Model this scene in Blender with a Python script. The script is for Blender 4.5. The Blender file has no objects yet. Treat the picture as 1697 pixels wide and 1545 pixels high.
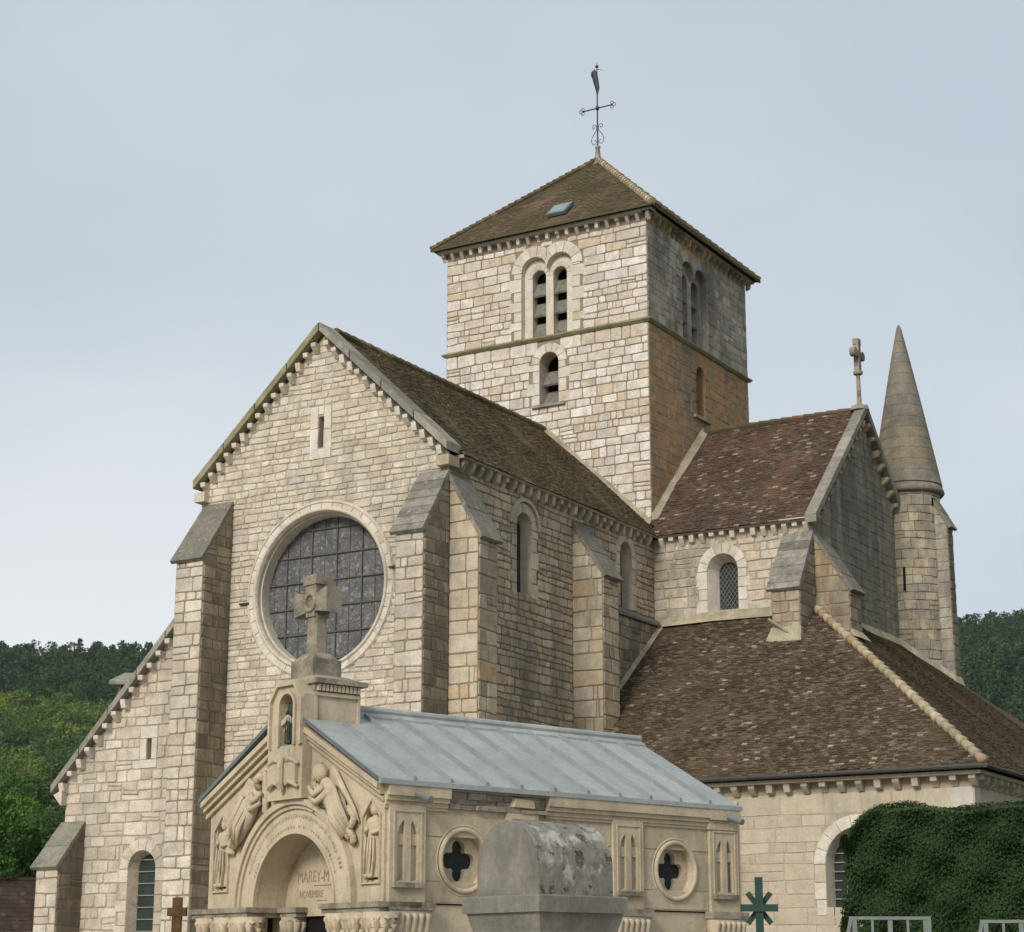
import bpy, math, random
import numpy as np
from mathutils import Vector, Matrix
from mathutils.geometry import tessellate_polygon

scene = bpy.context.scene
R = math.radians
# ------------------------------------------------------------------ camera
CAM = Vector((27.822, -55.614, 1.6))
YAW, PITCH, ROLL, FPX = -0.537097, 0.255544, 0.00113478, 3239.34
fwd = Vector((math.sin(YAW) * math.cos(PITCH), math.cos(YAW) * math.cos(PITCH), math.sin(PITCH)))
rgt0 = Vector((math.cos(YAW), -math.sin(YAW), 0))
up0 = rgt0.cross(fwd)
rgt = rgt0 * math.cos(ROLL) + up0 * math.sin(ROLL)
upv = up0 * math.cos(ROLL) - rgt0 * math.sin(ROLL)
cam_d = bpy.data.cameras.new('camera')
cam = bpy.data.objects.new('camera', cam_d)
scene.collection.objects.link(cam)
cam_d.sensor_width = 36
cam_d.lens = FPX / 1697 * 36
cam_d.clip_end = 6000
cam.matrix_world = Matrix(((rgt.x, upv.x, -fwd.x, CAM.x), (rgt.y, upv.y, -fwd.y, CAM.y), (rgt.z, upv.z, -fwd.z, CAM.z), (0, 0, 0, 1)))
scene.camera = cam

def px(p):
    d = Vector(p) - CAM
    z = d.dot(fwd)
    return (848.5 + FPX * d.dot(rgt) / z, 772.5 - FPX * d.dot(upv) / z)

# ------------------------------------------------------------------ sky, sun, exposure
SUN = Vector((0.02, -0.88, 0.54)).normalized()
EL, AZ = math.asin(SUN.z), math.atan2(SUN.x, SUN.y)
world = bpy.data.worlds.new('World')
scene.world = world
world.use_nodes = True
nt = world.node_tree
nt.nodes.clear()
def N(tree, t, **k):
    n = tree.nodes.new(t)
    for a, b in k.items():
        setattr(n, a, b)
    return n
wo = N(nt, 'ShaderNodeOutputWorld')
bg = N(nt, 'ShaderNodeBackground')
bg.inputs['Strength'].default_value = 0.1
sky = N(nt, 'ShaderNodeTexSky', sky_type='NISHITA', sun_disc=False, sun_elevation=EL, sun_rotation=AZ % (2 * math.pi), air_density=1.0, dust_density=2.5)
tc = N(nt, 'ShaderNodeTexCoord')
sep = N(nt, 'ShaderNodeSeparateXYZ')
nt.links.new(tc.outputs['Generated'], sep.inputs[0])
mp = N(nt, 'ShaderNodeMapping')
mp.inputs['Scale'].default_value = (1, 1, 1.9)
mp.inputs['Location'].default_value = (2.7, 8.1, 1.5)
nt.links.new(tc.outputs['Generated'], mp.inputs[0])
no = N(nt, 'ShaderNodeTexNoise')
no.inputs['Scale'].default_value = 2.6
no.inputs['Detail'].default_value = 4
no.inputs['Roughness'].default_value = .45
nt.links.new(mp.outputs[0], no.inputs['Vector'])
cr = N(nt, 'ShaderNodeValToRGB')
cr.color_ramp.elements[0].position = .38
cr.color_ramp.elements[0].color = (2.85, 3.22, 3.58, 1)
cr.color_ramp.elements[1].position = .62
cr.color_ramp.elements[1].color = (3.4, 3.68, 3.92, 1)
nt.links.new(no.outputs['Fac'], cr.inputs[0])
# paler towards the skyline
gr = N(nt, 'ShaderNodeMapRange')
gr.inputs['From Min'].default_value = .12
gr.inputs['From Max'].default_value = .34
gr.inputs['To Min'].default_value = .78
gr.inputs['To Max'].default_value = 0
nt.links.new(sep.outputs['Z'], gr.inputs['Value'])
no2 = N(nt, 'ShaderNodeTexNoise')
no2.inputs['Scale'].default_value = 1.7
no2.inputs['Detail'].default_value = 5
nt.links.new(mp.outputs[0], no2.inputs['Vector'])
mm = N(nt, 'ShaderNodeMath', operation='MULTIPLY')
nt.links.new(gr.outputs[0], mm.inputs[0])
mr = N(nt, 'ShaderNodeMapRange')
mr.inputs['From Min'].default_value = .42
mr.inputs['From Max'].default_value = .60
mr.inputs['To Min'].default_value = .15
nt.links.new(no2.outputs['Fac'], mr.inputs['Value'])
nt.links.new(mr.outputs[0], mm.inputs[1])
mx = N(nt, 'ShaderNodeMixRGB')
mx.inputs[2].default_value = (5.1, 5.02, 4.95, 1)
nt.links.new(mm.outputs[0], mx.inputs[0])
nt.links.new(cr.outputs[0], mx.inputs[1])
mx2 = N(nt, 'ShaderNodeMixRGB')
mx2.inputs[0].default_value = .9          # thin overcast over the clear sky
nt.links.new(sky.outputs[0], mx2.inputs[1])
nt.links.new(mx.outputs[0], mx2.inputs[2])
nt.links.new(mx2.outputs[0], bg.inputs['Color'])
nt.links.new(bg.outputs[0], wo.inputs['Surface'])
sl = bpy.data.lights.new('sun', 'SUN')
sl.energy = 1.5
sl.angle = R(18)
sl.color = (1, .93, .82)
so = bpy.data.objects.new('sun', sl)
scene.collection.objects.link(so)
so.rotation_euler = (-SUN).to_track_quat('-Z', 'Y').to_euler()
scene.view_settings.view_transform = 'Standard'
scene.view_settings.look = 'None'
scene.view_settings.exposure = 0.95
scene.view_settings.gamma = 1
scene.view_settings.use_curve_mapping = False

# ------------------------------------------------------------------ materials
MATS = {}
def principled(name, rough=.9, spec=.3):
    m = bpy.data.materials.new(name)
    m.use_nodes = True
    t = m.node_tree
    b = t.nodes['Principled BSDF']
    b.inputs['Roughness'].default_value = rough
    b.inputs['Specular IOR Level'].default_value = spec
    MATS[name] = m
    return m, t, b
def ramp(t, stops, src=None, interp='LINEAR'):
    r = N(t, 'ShaderNodeValToRGB')
    e = r.color_ramp.elements
    r.color_ramp.interpolation = interp
    while len(e) < len(stops):
        e.new(.5)
    for i, (p, c) in enumerate(stops):
        e[i].position = p
        e[i].color = (*c, 1) if len(c) == 3 else c
    if src:
        t.links.new(src, r.inputs[0])
    return r
def noise(t, scale, vec, detail=4, rough=.55):
    n = N(t, 'ShaderNodeTexNoise')
    n.inputs['Scale'].default_value = scale
    n.inputs['Detail'].default_value = detail
    n.inputs['Roughness'].default_value = rough
    t.links.new(vec, n.inputs['Vector'])
    return n.outputs['Fac']
def mix(t, fac, a, b, mode='MIX'):
    n = N(t, 'ShaderNodeMixRGB', blend_type=mode)
    for k, v in ((0, fac), (1, a), (2, b)):
        if hasattr(v, 'node'):
            t.links.new(v, n.inputs[k])
        else:
            n.inputs[k].default_value = v if k == 0 else (*v, 1)
    return n.outputs[0]
def g(v):
    return (v, v, v)
def stone_mat(name, cols, stain=None, s0=.5, s1=.7, sscale=.8, stretch=.35, amt=1, stain2=None, q0=.6, q1=.72, var=.28, bump=.5, rough=.92, speck=None, interp='LINEAR', wear=None):
    m, t, b = principled(name, rough, .2)
    geo = N(t, 'ShaderNodeNewGeometry').outputs['Position']
    at = N(t, 'ShaderNodeAttribute', attribute_name='rnd')
    n = len(cols)
    c = ramp(t, [(i / max(1, n - (0 if interp == 'CONSTANT' else 1)), k) for i, k in enumerate(cols)], at.outputs['Fac'], interp).outputs[0]
    n1 = ramp(t, [(.25, g(1 - var)), (.75, g(1 + var))], noise(t, 3.5, geo, 6, .65)).outputs[0]
    c = mix(t, 1, c, n1, 'MULTIPLY')
    n2 = ramp(t, [(.3, g(1 - var * .7)), (.7, g(1 + var * .6))], noise(t, 22, geo, 3, .6)).outputs[0]
    c = mix(t, 1, c, n2, 'MULTIPLY')
    mp = N(t, 'ShaderNodeMapping')
    mp.inputs['Scale'].default_value = (1, 1, stretch)
    t.links.new(geo, mp.inputs[0])
    if stain:
        f = ramp(t, [(s0, g(0)), (s1, g(amt))], noise(t, sscale, mp.outputs[0], 7, .68)).outputs[0]
        c = mix(t, f, c, stain)
    if stain2:
        mp2 = N(t, 'ShaderNodeMapping')
        mp2.inputs['Scale'].default_value = (1, 1, stretch * .8)
        mp2.inputs['Location'].default_value = (7, 3, 5)
        t.links.new(geo, mp2.inputs[0])
        f = ramp(t, [(q0, g(0)), (q1, g(.85))], noise(t, sscale * .7, mp2.outputs[0], 7, .65)).outputs[0]
        c = mix(t, f, c, stain2)
    if speck:
        f = ramp(t, [(.62, g(0)), (.70, g(1))], noise(t, speck[1], geo, 3, .6)).outputs[0]
        c = mix(t, f, c, speck[0])
    t.links.new(c, b.inputs['Base Color'])
    if bump:
        bp = N(t, 'ShaderNodeBump')
        bp.inputs['Strength'].default_value = bump
        bp.inputs['Distance'].default_value = .02
        t.links.new(noise(t, 14, geo, 6, .7), bp.inputs['Height'])
        t.links.new(bp.outputs[0], b.inputs['Normal'])
    return m
def flat_mat(name, col, rough=.6, spec=.3, metal=0, var=.15, scale=8, bump=0):
    m, t, b = principled(name, rough, spec)
    geo = N(t, 'ShaderNodeNewGeometry').outputs['Position']
    v = ramp(t, [(.3, tuple(x * (1 - var) for x in col)), (.7, tuple(x * (1 + var) for x in col))], noise(t, scale, geo, 5, .6)).outputs[0]
    t.links.new(v, b.inputs['Base Color'])
    b.inputs['Metallic'].default_value = metal
    if bump:
        bp = N(t, 'ShaderNodeBump')
        bp.inputs['Strength'].default_value = bump
        bp.inputs['Distance'].default_value = .02
        t.links.new(noise(t, scale * 3, geo, 5, .6), bp.inputs['Height'])
        t.links.new(bp.outputs[0], b.inputs['Normal'])
    return m
GREY = (.17, .16, .14)
stone_mat('facade', [(0.430, 0.376, 0.297), (0.520, 0.462, 0.373), (0.570, 0.518, 0.432), (0.470, 0.406, 0.319), (0.530, 0.452, 0.356), (0.600, 0.548, 0.464), (0.450, 0.406, 0.351)], (.27, .25, .215), .46, .68, .5, .3, .62, (0.460, 0.340, 0.216), .66, .80)
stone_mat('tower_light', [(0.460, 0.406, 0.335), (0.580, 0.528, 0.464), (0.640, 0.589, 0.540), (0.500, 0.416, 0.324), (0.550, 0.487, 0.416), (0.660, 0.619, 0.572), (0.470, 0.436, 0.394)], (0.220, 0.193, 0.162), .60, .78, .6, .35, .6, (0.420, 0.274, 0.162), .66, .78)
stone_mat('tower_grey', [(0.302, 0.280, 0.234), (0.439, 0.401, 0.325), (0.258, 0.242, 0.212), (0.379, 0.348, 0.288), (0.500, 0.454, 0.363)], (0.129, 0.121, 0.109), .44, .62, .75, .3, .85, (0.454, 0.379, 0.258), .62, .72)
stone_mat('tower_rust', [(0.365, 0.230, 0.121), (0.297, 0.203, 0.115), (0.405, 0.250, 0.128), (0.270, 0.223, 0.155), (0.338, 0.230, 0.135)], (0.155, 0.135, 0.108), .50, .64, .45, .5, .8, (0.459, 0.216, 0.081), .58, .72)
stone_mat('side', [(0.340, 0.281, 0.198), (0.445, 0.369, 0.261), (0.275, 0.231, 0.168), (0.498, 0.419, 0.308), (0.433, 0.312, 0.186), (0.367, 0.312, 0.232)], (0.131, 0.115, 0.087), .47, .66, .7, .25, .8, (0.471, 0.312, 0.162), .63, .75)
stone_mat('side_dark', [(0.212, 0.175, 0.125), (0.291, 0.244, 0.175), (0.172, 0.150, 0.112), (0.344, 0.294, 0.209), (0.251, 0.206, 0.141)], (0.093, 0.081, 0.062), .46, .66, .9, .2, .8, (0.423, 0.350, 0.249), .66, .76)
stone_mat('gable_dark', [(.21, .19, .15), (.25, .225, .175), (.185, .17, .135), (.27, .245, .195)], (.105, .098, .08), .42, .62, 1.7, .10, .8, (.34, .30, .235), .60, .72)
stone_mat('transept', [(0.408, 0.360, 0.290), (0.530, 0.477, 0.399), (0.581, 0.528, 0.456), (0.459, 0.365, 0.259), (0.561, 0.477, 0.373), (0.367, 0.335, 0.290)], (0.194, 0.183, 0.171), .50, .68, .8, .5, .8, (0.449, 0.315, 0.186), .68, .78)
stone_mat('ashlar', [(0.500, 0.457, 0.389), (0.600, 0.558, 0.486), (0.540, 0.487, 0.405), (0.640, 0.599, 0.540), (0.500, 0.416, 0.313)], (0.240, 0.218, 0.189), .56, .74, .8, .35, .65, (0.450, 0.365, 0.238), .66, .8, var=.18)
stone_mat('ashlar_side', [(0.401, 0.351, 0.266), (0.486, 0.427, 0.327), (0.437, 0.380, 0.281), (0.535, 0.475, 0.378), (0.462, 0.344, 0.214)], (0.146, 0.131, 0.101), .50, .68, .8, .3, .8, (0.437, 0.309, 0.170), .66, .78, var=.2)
stone_mat('chapel_wall', [(0.408, 0.352, 0.270), (0.469, 0.410, 0.319), (0.439, 0.378, 0.292), (0.510, 0.452, 0.363)], (0.224, 0.205, 0.176), .55, .75, .8, .5, .6, (0.469, 0.347, 0.198), .62, .78, var=.16)
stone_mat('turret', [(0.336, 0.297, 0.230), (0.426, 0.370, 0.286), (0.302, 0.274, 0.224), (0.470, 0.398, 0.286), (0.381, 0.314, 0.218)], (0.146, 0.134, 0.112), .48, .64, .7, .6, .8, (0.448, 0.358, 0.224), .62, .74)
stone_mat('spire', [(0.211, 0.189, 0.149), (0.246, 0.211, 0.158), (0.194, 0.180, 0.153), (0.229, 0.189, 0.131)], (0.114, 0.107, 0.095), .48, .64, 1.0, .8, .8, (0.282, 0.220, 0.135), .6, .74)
stone_mat('mortar', [(.25, .20, .14), (.28, .225, .16)], (.14, .125, .10), .5, .7, .7, .4, .7, var=.15)
stone_mat('mortar_light', [(.36, .31, .235), (.40, .345, .265)], (.24, .22, .18), .48, .7, .5, .3, .7, var=.15)
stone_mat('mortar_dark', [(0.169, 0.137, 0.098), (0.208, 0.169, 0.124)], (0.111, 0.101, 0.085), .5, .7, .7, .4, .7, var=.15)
stone_mat('cap_shale', [(.20, .186, .158), (.27, .252, .215), (.15, .14, .12), (.32, .30, .26)], (.10, .092, .08), .5, .65, 2.5, 1, .7, speck=((.38, .36, .32), 7))
stone_mat('cap', [(.21, .20, .16), (.17, .16, .13), (.25, .235, .19)], (.12, .115, .085), .48, .68, 1.6, 1, .7, speck=((.33, .32, .27), 9))
stone_mat('coping', [(.25, .235, .195), (.31, .29, .24), (.21, .20, .165)], (.155, .148, .115), .45, .65, 1.3, 1, .7, (.36, .34, .29), .6, .7)
stone_mat('coping_moss', [(.31, .28, .19), (.25, .235, .145)], (.175, .168, .085), .4, .6, 1.3, 1, .9)
stone_mat('flash', [(.40, .35, .25), (.34, .30, .215)], (.20, .185, .12), .45, .65, 1.6, 1, .8)
stone_mat('carved', [(0.445, 0.369, 0.261), (0.494, 0.419, 0.305), (0.416, 0.340, 0.242)], (0.198, 0.172, 0.128), .47, .68, 1.5, .5, .62, (0.494, 0.364, 0.197), .64, .8, var=.13, bump=.6)
stone_mat('carved_grey', [(0.234, 0.209, 0.164), (0.297, 0.261, 0.197), (0.198, 0.178, 0.143)], (0.108, 0.100, 0.082), .45, .62, 3, 1, .8, (0.396, 0.348, 0.271), .62, .7, bump=.5)
stone_mat('tomb', [(0.200, 0.188, 0.164), (0.224, 0.212, 0.184)], (0.120, 0.114, 0.100), .46, .62, 2.5, .5, .75, (0.288, 0.256, 0.208), .60, .74, var=.2)
stone_mat('tomb_lichen', [(0.197, 0.187, 0.164), (0.221, 0.209, 0.180)], (0.061, 0.059, 0.054), .57, .63, 6.5, 1, .9, (0.410, 0.394, 0.361), .54, .60, var=.25, speck=((0.049, 0.047, 0.043), 13))
def stained():
    m, t, b = principled('glass_stain', .5, .4)
    geo = N(t, 'ShaderNodeNewGeometry').outputs['Position']
    vo = N(t, 'ShaderNodeTexVoronoi', feature='F1')
    vo.inputs['Scale'].default_value = 11
    t.links.new(geo, vo.inputs['Vector'])
    sp_ = N(t, 'ShaderNodeSeparateColor')
    t.links.new(vo.outputs['Color'], sp_.inputs[0])
    c = ramp(t, [(0, (.062, .066, .070)), (.25, (.095, .095, .095)), (.45, (.088, .072, .074)), (.6, (.068, .074, .084)), (.78, (.125, .125, .118)), (.92, (.10, .080, .080))], sp_.outputs[0], 'CONSTANT').outputs[0]
    big = ramp(t, [(.35, (1.1, 1.12, 1.18)), (.65, (1.75, 1.75, 1.75))], noise(t, 1.6, geo, 4, .6)).outputs[0]
    c = mix(t, 1, c, big, 'MULTIPLY')
    f = ramp(t, [(.60, g(0)), (.70, g(.8))], noise(t, 18, geo, 4, .7)).outputs[0]
    c = mix(t, f, c, (.22, .225, .225))
    ed = N(t, 'ShaderNodeTexVoronoi', feature='DISTANCE_TO_EDGE')
    ed.inputs['Scale'].default_value = 11
    t.links.new(geo, ed.inputs['Vector'])
    f = ramp(t, [(.03, g(.8)), (.07, g(0))], ed.outputs['Distance']).outputs[0]
    c = mix(t, f, c, (.03, .03, .03))
    t.links.new(c, b.inputs['Base Color'])
stained()
stone_mat('glass_dark', [(.030, .034, .036), (.04, .043, .042)], (.06, .06, .055), .5, .7, 6, .5, .6, bump=.1, rough=.3)
stone_mat('glass_green', [(.022, .034, .030), (.03, .042, .036), (.018, .028, .026)], (.045, .055, .05), .5, .7, 6, .5, .6, bump=.1, rough=.3)
MATS['glass_dark'].node_tree.nodes['Principled BSDF'].inputs['Specular IOR Level'].default_value = .02
def tile_mat(name, cols, moss, mo=.6, light=((.50, .44, .34),), wt=.94):
    m, t, b = principled(name, .9, .2)
    geo = N(t, 'ShaderNodeNewGeometry').outputs['Position']
    at = N(t, 'ShaderNodeAttribute', attribute_name='rnd')
    n = len(cols)
    stops = [(i * wt / n, k) for i, k in enumerate(cols)] + [(wt + i * (1 - wt) / len(light), k) for i, k in enumerate(light)]
    c = ramp(t, stops, at.outputs['Fac'], 'CONSTANT').outputs[0]
    n1 = ramp(t, [(.25, g(.65)), (.75, g(1.35))], noise(t, .7, geo, 6, .65)).outputs[0]
    c = mix(t, 1, c, n1, 'MULTIPLY')
    n2 = ramp(t, [(.3, g(.7)), (.7, g(1.3))], noise(t, 20, geo, 3, .6)).outputs[0]
    c = mix(t, 1, c, n2, 'MULTIPLY')
    f = ramp(t, [(.42, g(0)), (.68, g(mo))], noise(t, .9, geo, 7, .7)).outputs[0]
    c = mix(t, f, c, moss)
    t.links.new(c, b.inputs['Base Color'])
    bp = N(t, 'ShaderNodeBump')
    bp.inputs['Strength'].default_value = .4
    bp.inputs['Distance'].default_value = .01
    t.links.new(noise(t, 30, geo, 4, .7), bp.inputs['Height'])
    t.links.new(bp.outputs[0], b.inputs['Normal'])
tile_mat('tile_nave', [(0.099, 0.069, 0.040), (0.125, 0.083, 0.048), (0.079, 0.060, 0.036), (0.145, 0.088, 0.053), (0.106, 0.081, 0.045)], (0.087, 0.092, 0.033), .75, ((0.224, 0.175, 0.107), (0.172, 0.161, 0.101)), .93)
tile_mat('tile_red', [(0.093, 0.055, 0.038), (0.114, 0.060, 0.043), (0.075, 0.050, 0.035), (0.084, 0.045, 0.034), (0.107, 0.076, 0.051)], (0.063, 0.050, 0.034), .6, ((0.168, 0.135, 0.095), (0.231, 0.203, 0.147), (0.300, 0.280, 0.209)), .87)
tile_mat('tile_dark', [(0.073, 0.050, 0.031), (0.090, 0.063, 0.039), (0.060, 0.044, 0.030), (0.103, 0.073, 0.044), (0.081, 0.051, 0.034)], (0.059, 0.048, 0.027), .6, ((0.137, 0.107, 0.073), (0.171, 0.137, 0.094), (0.257, 0.218, 0.162), (0.342, 0.308, 0.239)), .84)
tile_mat('tile_brown', [(.080, .052, .028), (.09, .058, .031), (.07, .05, .028)], (.06, .05, .025), .6, ((.12, .09, .055),), .96)
tile_mat('tile_tower', [(0.103, 0.077, 0.048), (0.122, 0.086, 0.055), (0.088, 0.070, 0.042), (0.118, 0.075, 0.048), (0.137, 0.101, 0.064)], (0.093, 0.088, 0.039), .8, ((0.206, 0.154, 0.110),), .95)
tile_mat('tile_house', [(0.056, 0.034, 0.027), (0.044, 0.031, 0.027), (0.063, 0.043, 0.032)], (0.037, 0.034, 0.029), .5, ((0.082, 0.069, 0.053),), .92)
tile_mat('tile_hip', [(.40, .34, .23), (.36, .29, .20), (.43, .36, .255), (.36, .24, .165), (.33, .29, .20)], (.28, .23, .14), .5, ((.48, .40, .29),), .9)
stone_mat('zinc', [(0.286, 0.310, 0.301), (0.339, 0.362, 0.352), (0.307, 0.331, 0.326), (0.360, 0.378, 0.362)], (0.233, 0.247, 0.235), .48, .70, .9, 1, .7, (0.424, 0.430, 0.408), .56, .70, var=.16, bump=.25, rough=.5)
flat_mat('zinc_roll_shade', (.25, .268, .27), .55, .4, .1, .15, 4)  # same zinc coloured darker, painting in the shadow lines along the rolls
flat_mat('zinc_dark', (.16, .18, .20), .5, .5, .3, .2, 3)
flat_mat('iron', (.035, .035, .042), .6, .4, .3, .2, 20)
flat_mat('lead', (.22, .22, .215), .6, .4, .2, .2, 6)
flat_mat('gutter', (.055, .050, .044), .6, .3, 0, .2, 6)
flat_mat('louver', (.17, .155, .135), .85, .2, 0, .35, 6, .3)
flat_mat('glazing_bar', (.085, .09, .07), .7, .3)
flat_mat('lettering', (.28, .23, .16), .9, .1)
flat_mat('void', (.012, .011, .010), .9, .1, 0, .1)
flat_mat('bronze', (.03, .055, .042), .7, .3, 0, .4, 14, .3)
flat_mat('verdigris', (.33, .37, .28), .9, .2, 0, .25, 9)
flat_mat('green_paint', (0.006, 0.036, 0.026), .45, .4, 0, .2, 9)
flat_mat('old_wood', (0.090, 0.051, 0.021), .8, .2, 0, .4, 9, .3)
flat_mat('galvanised', (0.192, 0.212, 0.204), .5, .4, .3, .15, 12)
flat_mat('plaster', (.48, .45, .40), .9, .2, 0, .12, 4)
flat_mat('brick_red', (.30, .13, .08), .9, .2, 0, .25, 9)
flat_mat('soil', (.045, .06, .028), .95, .1, 0, .3, .3)
flat_mat('gravel', (.40, .36, .30), .95, .1, 0, .2, 3, .4)
flat_mat('bark', (.09, .07, .05), .95, .1, 0, .3, 9, .5)
flat_mat('steel_glass', (.22, .28, .26), .3, .5, .2, .15, 6)
def leaf_mat(name, cols, trans=.25):
    m, t, b = principled(name, .7, .25)
    at = N(t, 'ShaderNodeAttribute', attribute_name='rnd')
    c = ramp(t, [(i / max(1, len(cols) - 1), k) for i, k in enumerate(cols)], at.outputs['Fac']).outputs[0]
    t.links.new(c, b.inputs['Base Color'])
    tr = N(t, 'ShaderNodeBsdfTranslucent')
    t.links.new(c, tr.inputs['Color'])
    ms = N(t, 'ShaderNodeMixShader')
    ms.inputs[0].default_value = trans
    out = t.nodes['Material Output']
    t.links.new(b.outputs[0], ms.inputs[1])
    t.links.new(tr.outputs[0], ms.inputs[2])
    t.links.new(ms.outputs[0], out.inputs['Surface'])
leaf_mat('leaf_hedge', [(.010, .028, .008), (.022, .050, .013), (.036, .072, .018), (.055, .10, .025)])
leaf_mat('leaf_conifer', [(0.020, 0.049, 0.018), (0.034, 0.076, 0.027), (0.055, 0.099, 0.032)], .15)
leaf_mat('leaf_wood', [(0.036, 0.083, 0.019), (0.073, 0.135, 0.023), (0.130, 0.194, 0.030), (0.194, 0.247, 0.039)], .25)
leaf_mat('leaf_tree', [(0.032, 0.087, 0.014), (0.065, 0.152, 0.023), (0.094, 0.203, 0.035)])
leaf_mat('leaf_pale', [(.10, .16, .05), (.17, .23, .09), (.28, .32, .17)])

# ------------------------------------------------------------------ mesh helpers
rng = random.Random(7)
class MB:
    def __init__(s):
        s.v, s.f, s.m, s.r = [], [], [], []
    def poly(s, pts, r=.5, m=0):
        n = len(s.v)
        s.v.extend(tuple(p) for p in pts)
        s.f.append(tuple(range(n, n + len(pts))))
        s.m.append(m); s.r.append(r)
    def idx(s, verts, faces, r=.5, m=0):
        n = len(s.v)
        s.v.extend(tuple(p) for p in verts)
        for f in faces:
            s.f.append(tuple(i + n for i in f)); s.m.append(m); s.r.append(r)
    def prism(s, a, b, r=.5, m=0, caps=(1, 1)):
        n = len(a)
        fs = [(i, (i + 1) % n, n + (i + 1) % n, n + i) for i in range(n)]
        if caps[0]: fs.append(tuple(range(n - 1, -1, -1)))
        if caps[1]: fs.append(tuple(range(n, 2 * n)))
        s.idx(list(a) + list(b), fs, r, m)
    def box(s, x0, x1, y0, y1, z0, z1, r=.5, m=0, T=None):
        q = T or (lambda a, b, c: (a, b, c))
        a = [q(x, y, z0) for x, y in ((x0, y0), (x1, y0), (x1, y1), (x0, y1))]
        b = [q(x, y, z1) for x, y in ((x0, y0), (x1, y0), (x1, y1), (x0, y1))]
        s.prism(a, b, r, m)
    def lathe(s, c, prof, n=16, r=.5, m=0, sx=1, sy=1):
        vs = []
        for rad, z in prof:
            for i in range(n):
                a = 2 * math.pi * i / n
                vs.append((c[0] + rad * math.cos(a) * sx, c[1] + rad * math.sin(a) * sy, c[2] + z))
        fs = []
        for j in range(len(prof) - 1):
            for i in range(n):
                k = (i + 1) % n
                fs.append((j * n + i, j * n + k, (j + 1) * n + k, (j + 1) * n + i))
        fs.append(tuple(range(n - 1, -1, -1)))
        fs.append(tuple((len(prof) - 1) * n + i for i in range(n)))
        s.idx(vs, fs, r, m)
    def tube(s, pts, rads, n=8, r=.5, m=0, flat=None, k=1.0, fold=0):
        pts = [Vector(p) for p in pts]
        if not hasattr(rads, '__len__'): rads = [rads] * len(pts)
        vs = []
        ref = Vector(flat) if flat else None
        for i, p in enumerate(pts):
            d = (pts[min(i + 1, len(pts) - 1)] - pts[max(i - 1, 0)]).normalized()
            if ref: a = (ref - d * ref.dot(d)).normalized()
            else:
                a = d.cross(Vector((0, 0, 1)) if abs(d.z) < .9 else Vector((1, 0, 0))).normalized()
            b = d.cross(a)
            for j in range(n):
                t = 2 * math.pi * j / n
                q = rads[i] * (1 + fold * math.sin(5 * t + i * .7))
                vs.append(p + a * (q * k * math.cos(t)) + b * (q * math.sin(t)))
        fs = []
        for i in range(len(pts) - 1):
            for j in range(n):
                jj = (j + 1) % n
                fs.append((i * n + j, i * n + jj, (i + 1) * n + jj, (i + 1) * n + j))
        fs.append(tuple(range(n - 1, -1, -1)))
        fs.append(tuple((len(pts) - 1) * n + j for j in range(n)))
        s.idx(vs, fs, r, m)
    def build(s, name, mats, parent=None, smooth=False, kind=None):
        me = bpy.data.meshes.new(name)
        me.from_pydata(s.v, [], s.f)
        if isinstance(mats, str): mats = [mats]
        for k in mats: me.materials.append(MATS[k])
        if len(mats) > 1: me.polygons.foreach_set('material_index', s.m)
        a = me.attributes.new('rnd', 'FLOAT', 'FACE')
        a.data.foreach_set('value', s.r)
        if smooth: me.polygons.foreach_set('use_smooth', [True] * len(s.f))
        o = bpy.data.objects.new(name, me)
        scene.collection.objects.link(o)
        if parent: o.parent = parent
        if kind: o['kind'] = kind
        return o
def empty(name, label, cat, loc=(0, 0, 0), rz=0, group=None):
    o = bpy.data.objects.new(name, None)
    scene.collection.objects.link(o)
    o.location = loc
    o.rotation_euler = (0, 0, rz)
    o.empty_display_size = .3
    o['label'] = label; o['category'] = cat
    if group: o['group'] = group
    return o
def tag(o, label, cat, group=None):
    o['label'] = label; o['category'] = cat
    if group: o['group'] = group
    return o
def part(name, mats, parent, fn, smooth=False, kind=None):
    m = MB(); fn(m)
    return m.build(name, mats, parent, smooth, kind)
def SF(y, x0=0):       # frame of a wall that faces -Y: u = x, v = z, n towards the viewer
    return lambda u, v, n=0: Vector((x0 + u, y - n, v))
def EF(x, y0=0):       # frame of a wall that faces +X: u = y
    return lambda u, v, n=0: Vector((x + n, y0 + u, v))
def clip(poly, outline):
    out = list(poly)
    for i in range(len(outline)):
        a, b = outline[i], outline[(i + 1) % len(outline)]
        ex, ey = b[0] - a[0], b[1] - a[1]
        def side(p): return ex * (p[1] - a[1]) - ey * (p[0] - a[0])
        new = []
        for j in range(len(out)):
            p, q = out[j], out[(j + 1) % len(out)]
            sp, sq = side(p), side(q)
            if sp >= 0: new.append(p)
            if (sp >= 0) != (sq >= 0):
                t = sp / (sp - sq)
                new.append((p[0] + (q[0] - p[0]) * t, p[1] + (q[1] - p[1]) * t))
        out = new
        if len(out) < 3: return []
    return out
def area(p):
    return .5 * abs(sum(p[i][0] * p[(i + 1) % len(p)][1] - p[(i + 1) % len(p)][0] * p[i][1] for i in range(len(p))))
def inset(poly, d):
    cx = sum(p[0] for p in poly) / len(poly); cy = sum(p[1] for p in poly) / len(poly)
    out = []
    for x, y in poly:
        dx, dy = x - cx, y - cy
        out.append((x - math.copysign(min(d, abs(dx) * .7), dx) if abs(dx) > .02 else x, y - math.copysign(min(d, abs(dy) * .7), dy) if abs(dy) > .02 else y))
    return out
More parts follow.
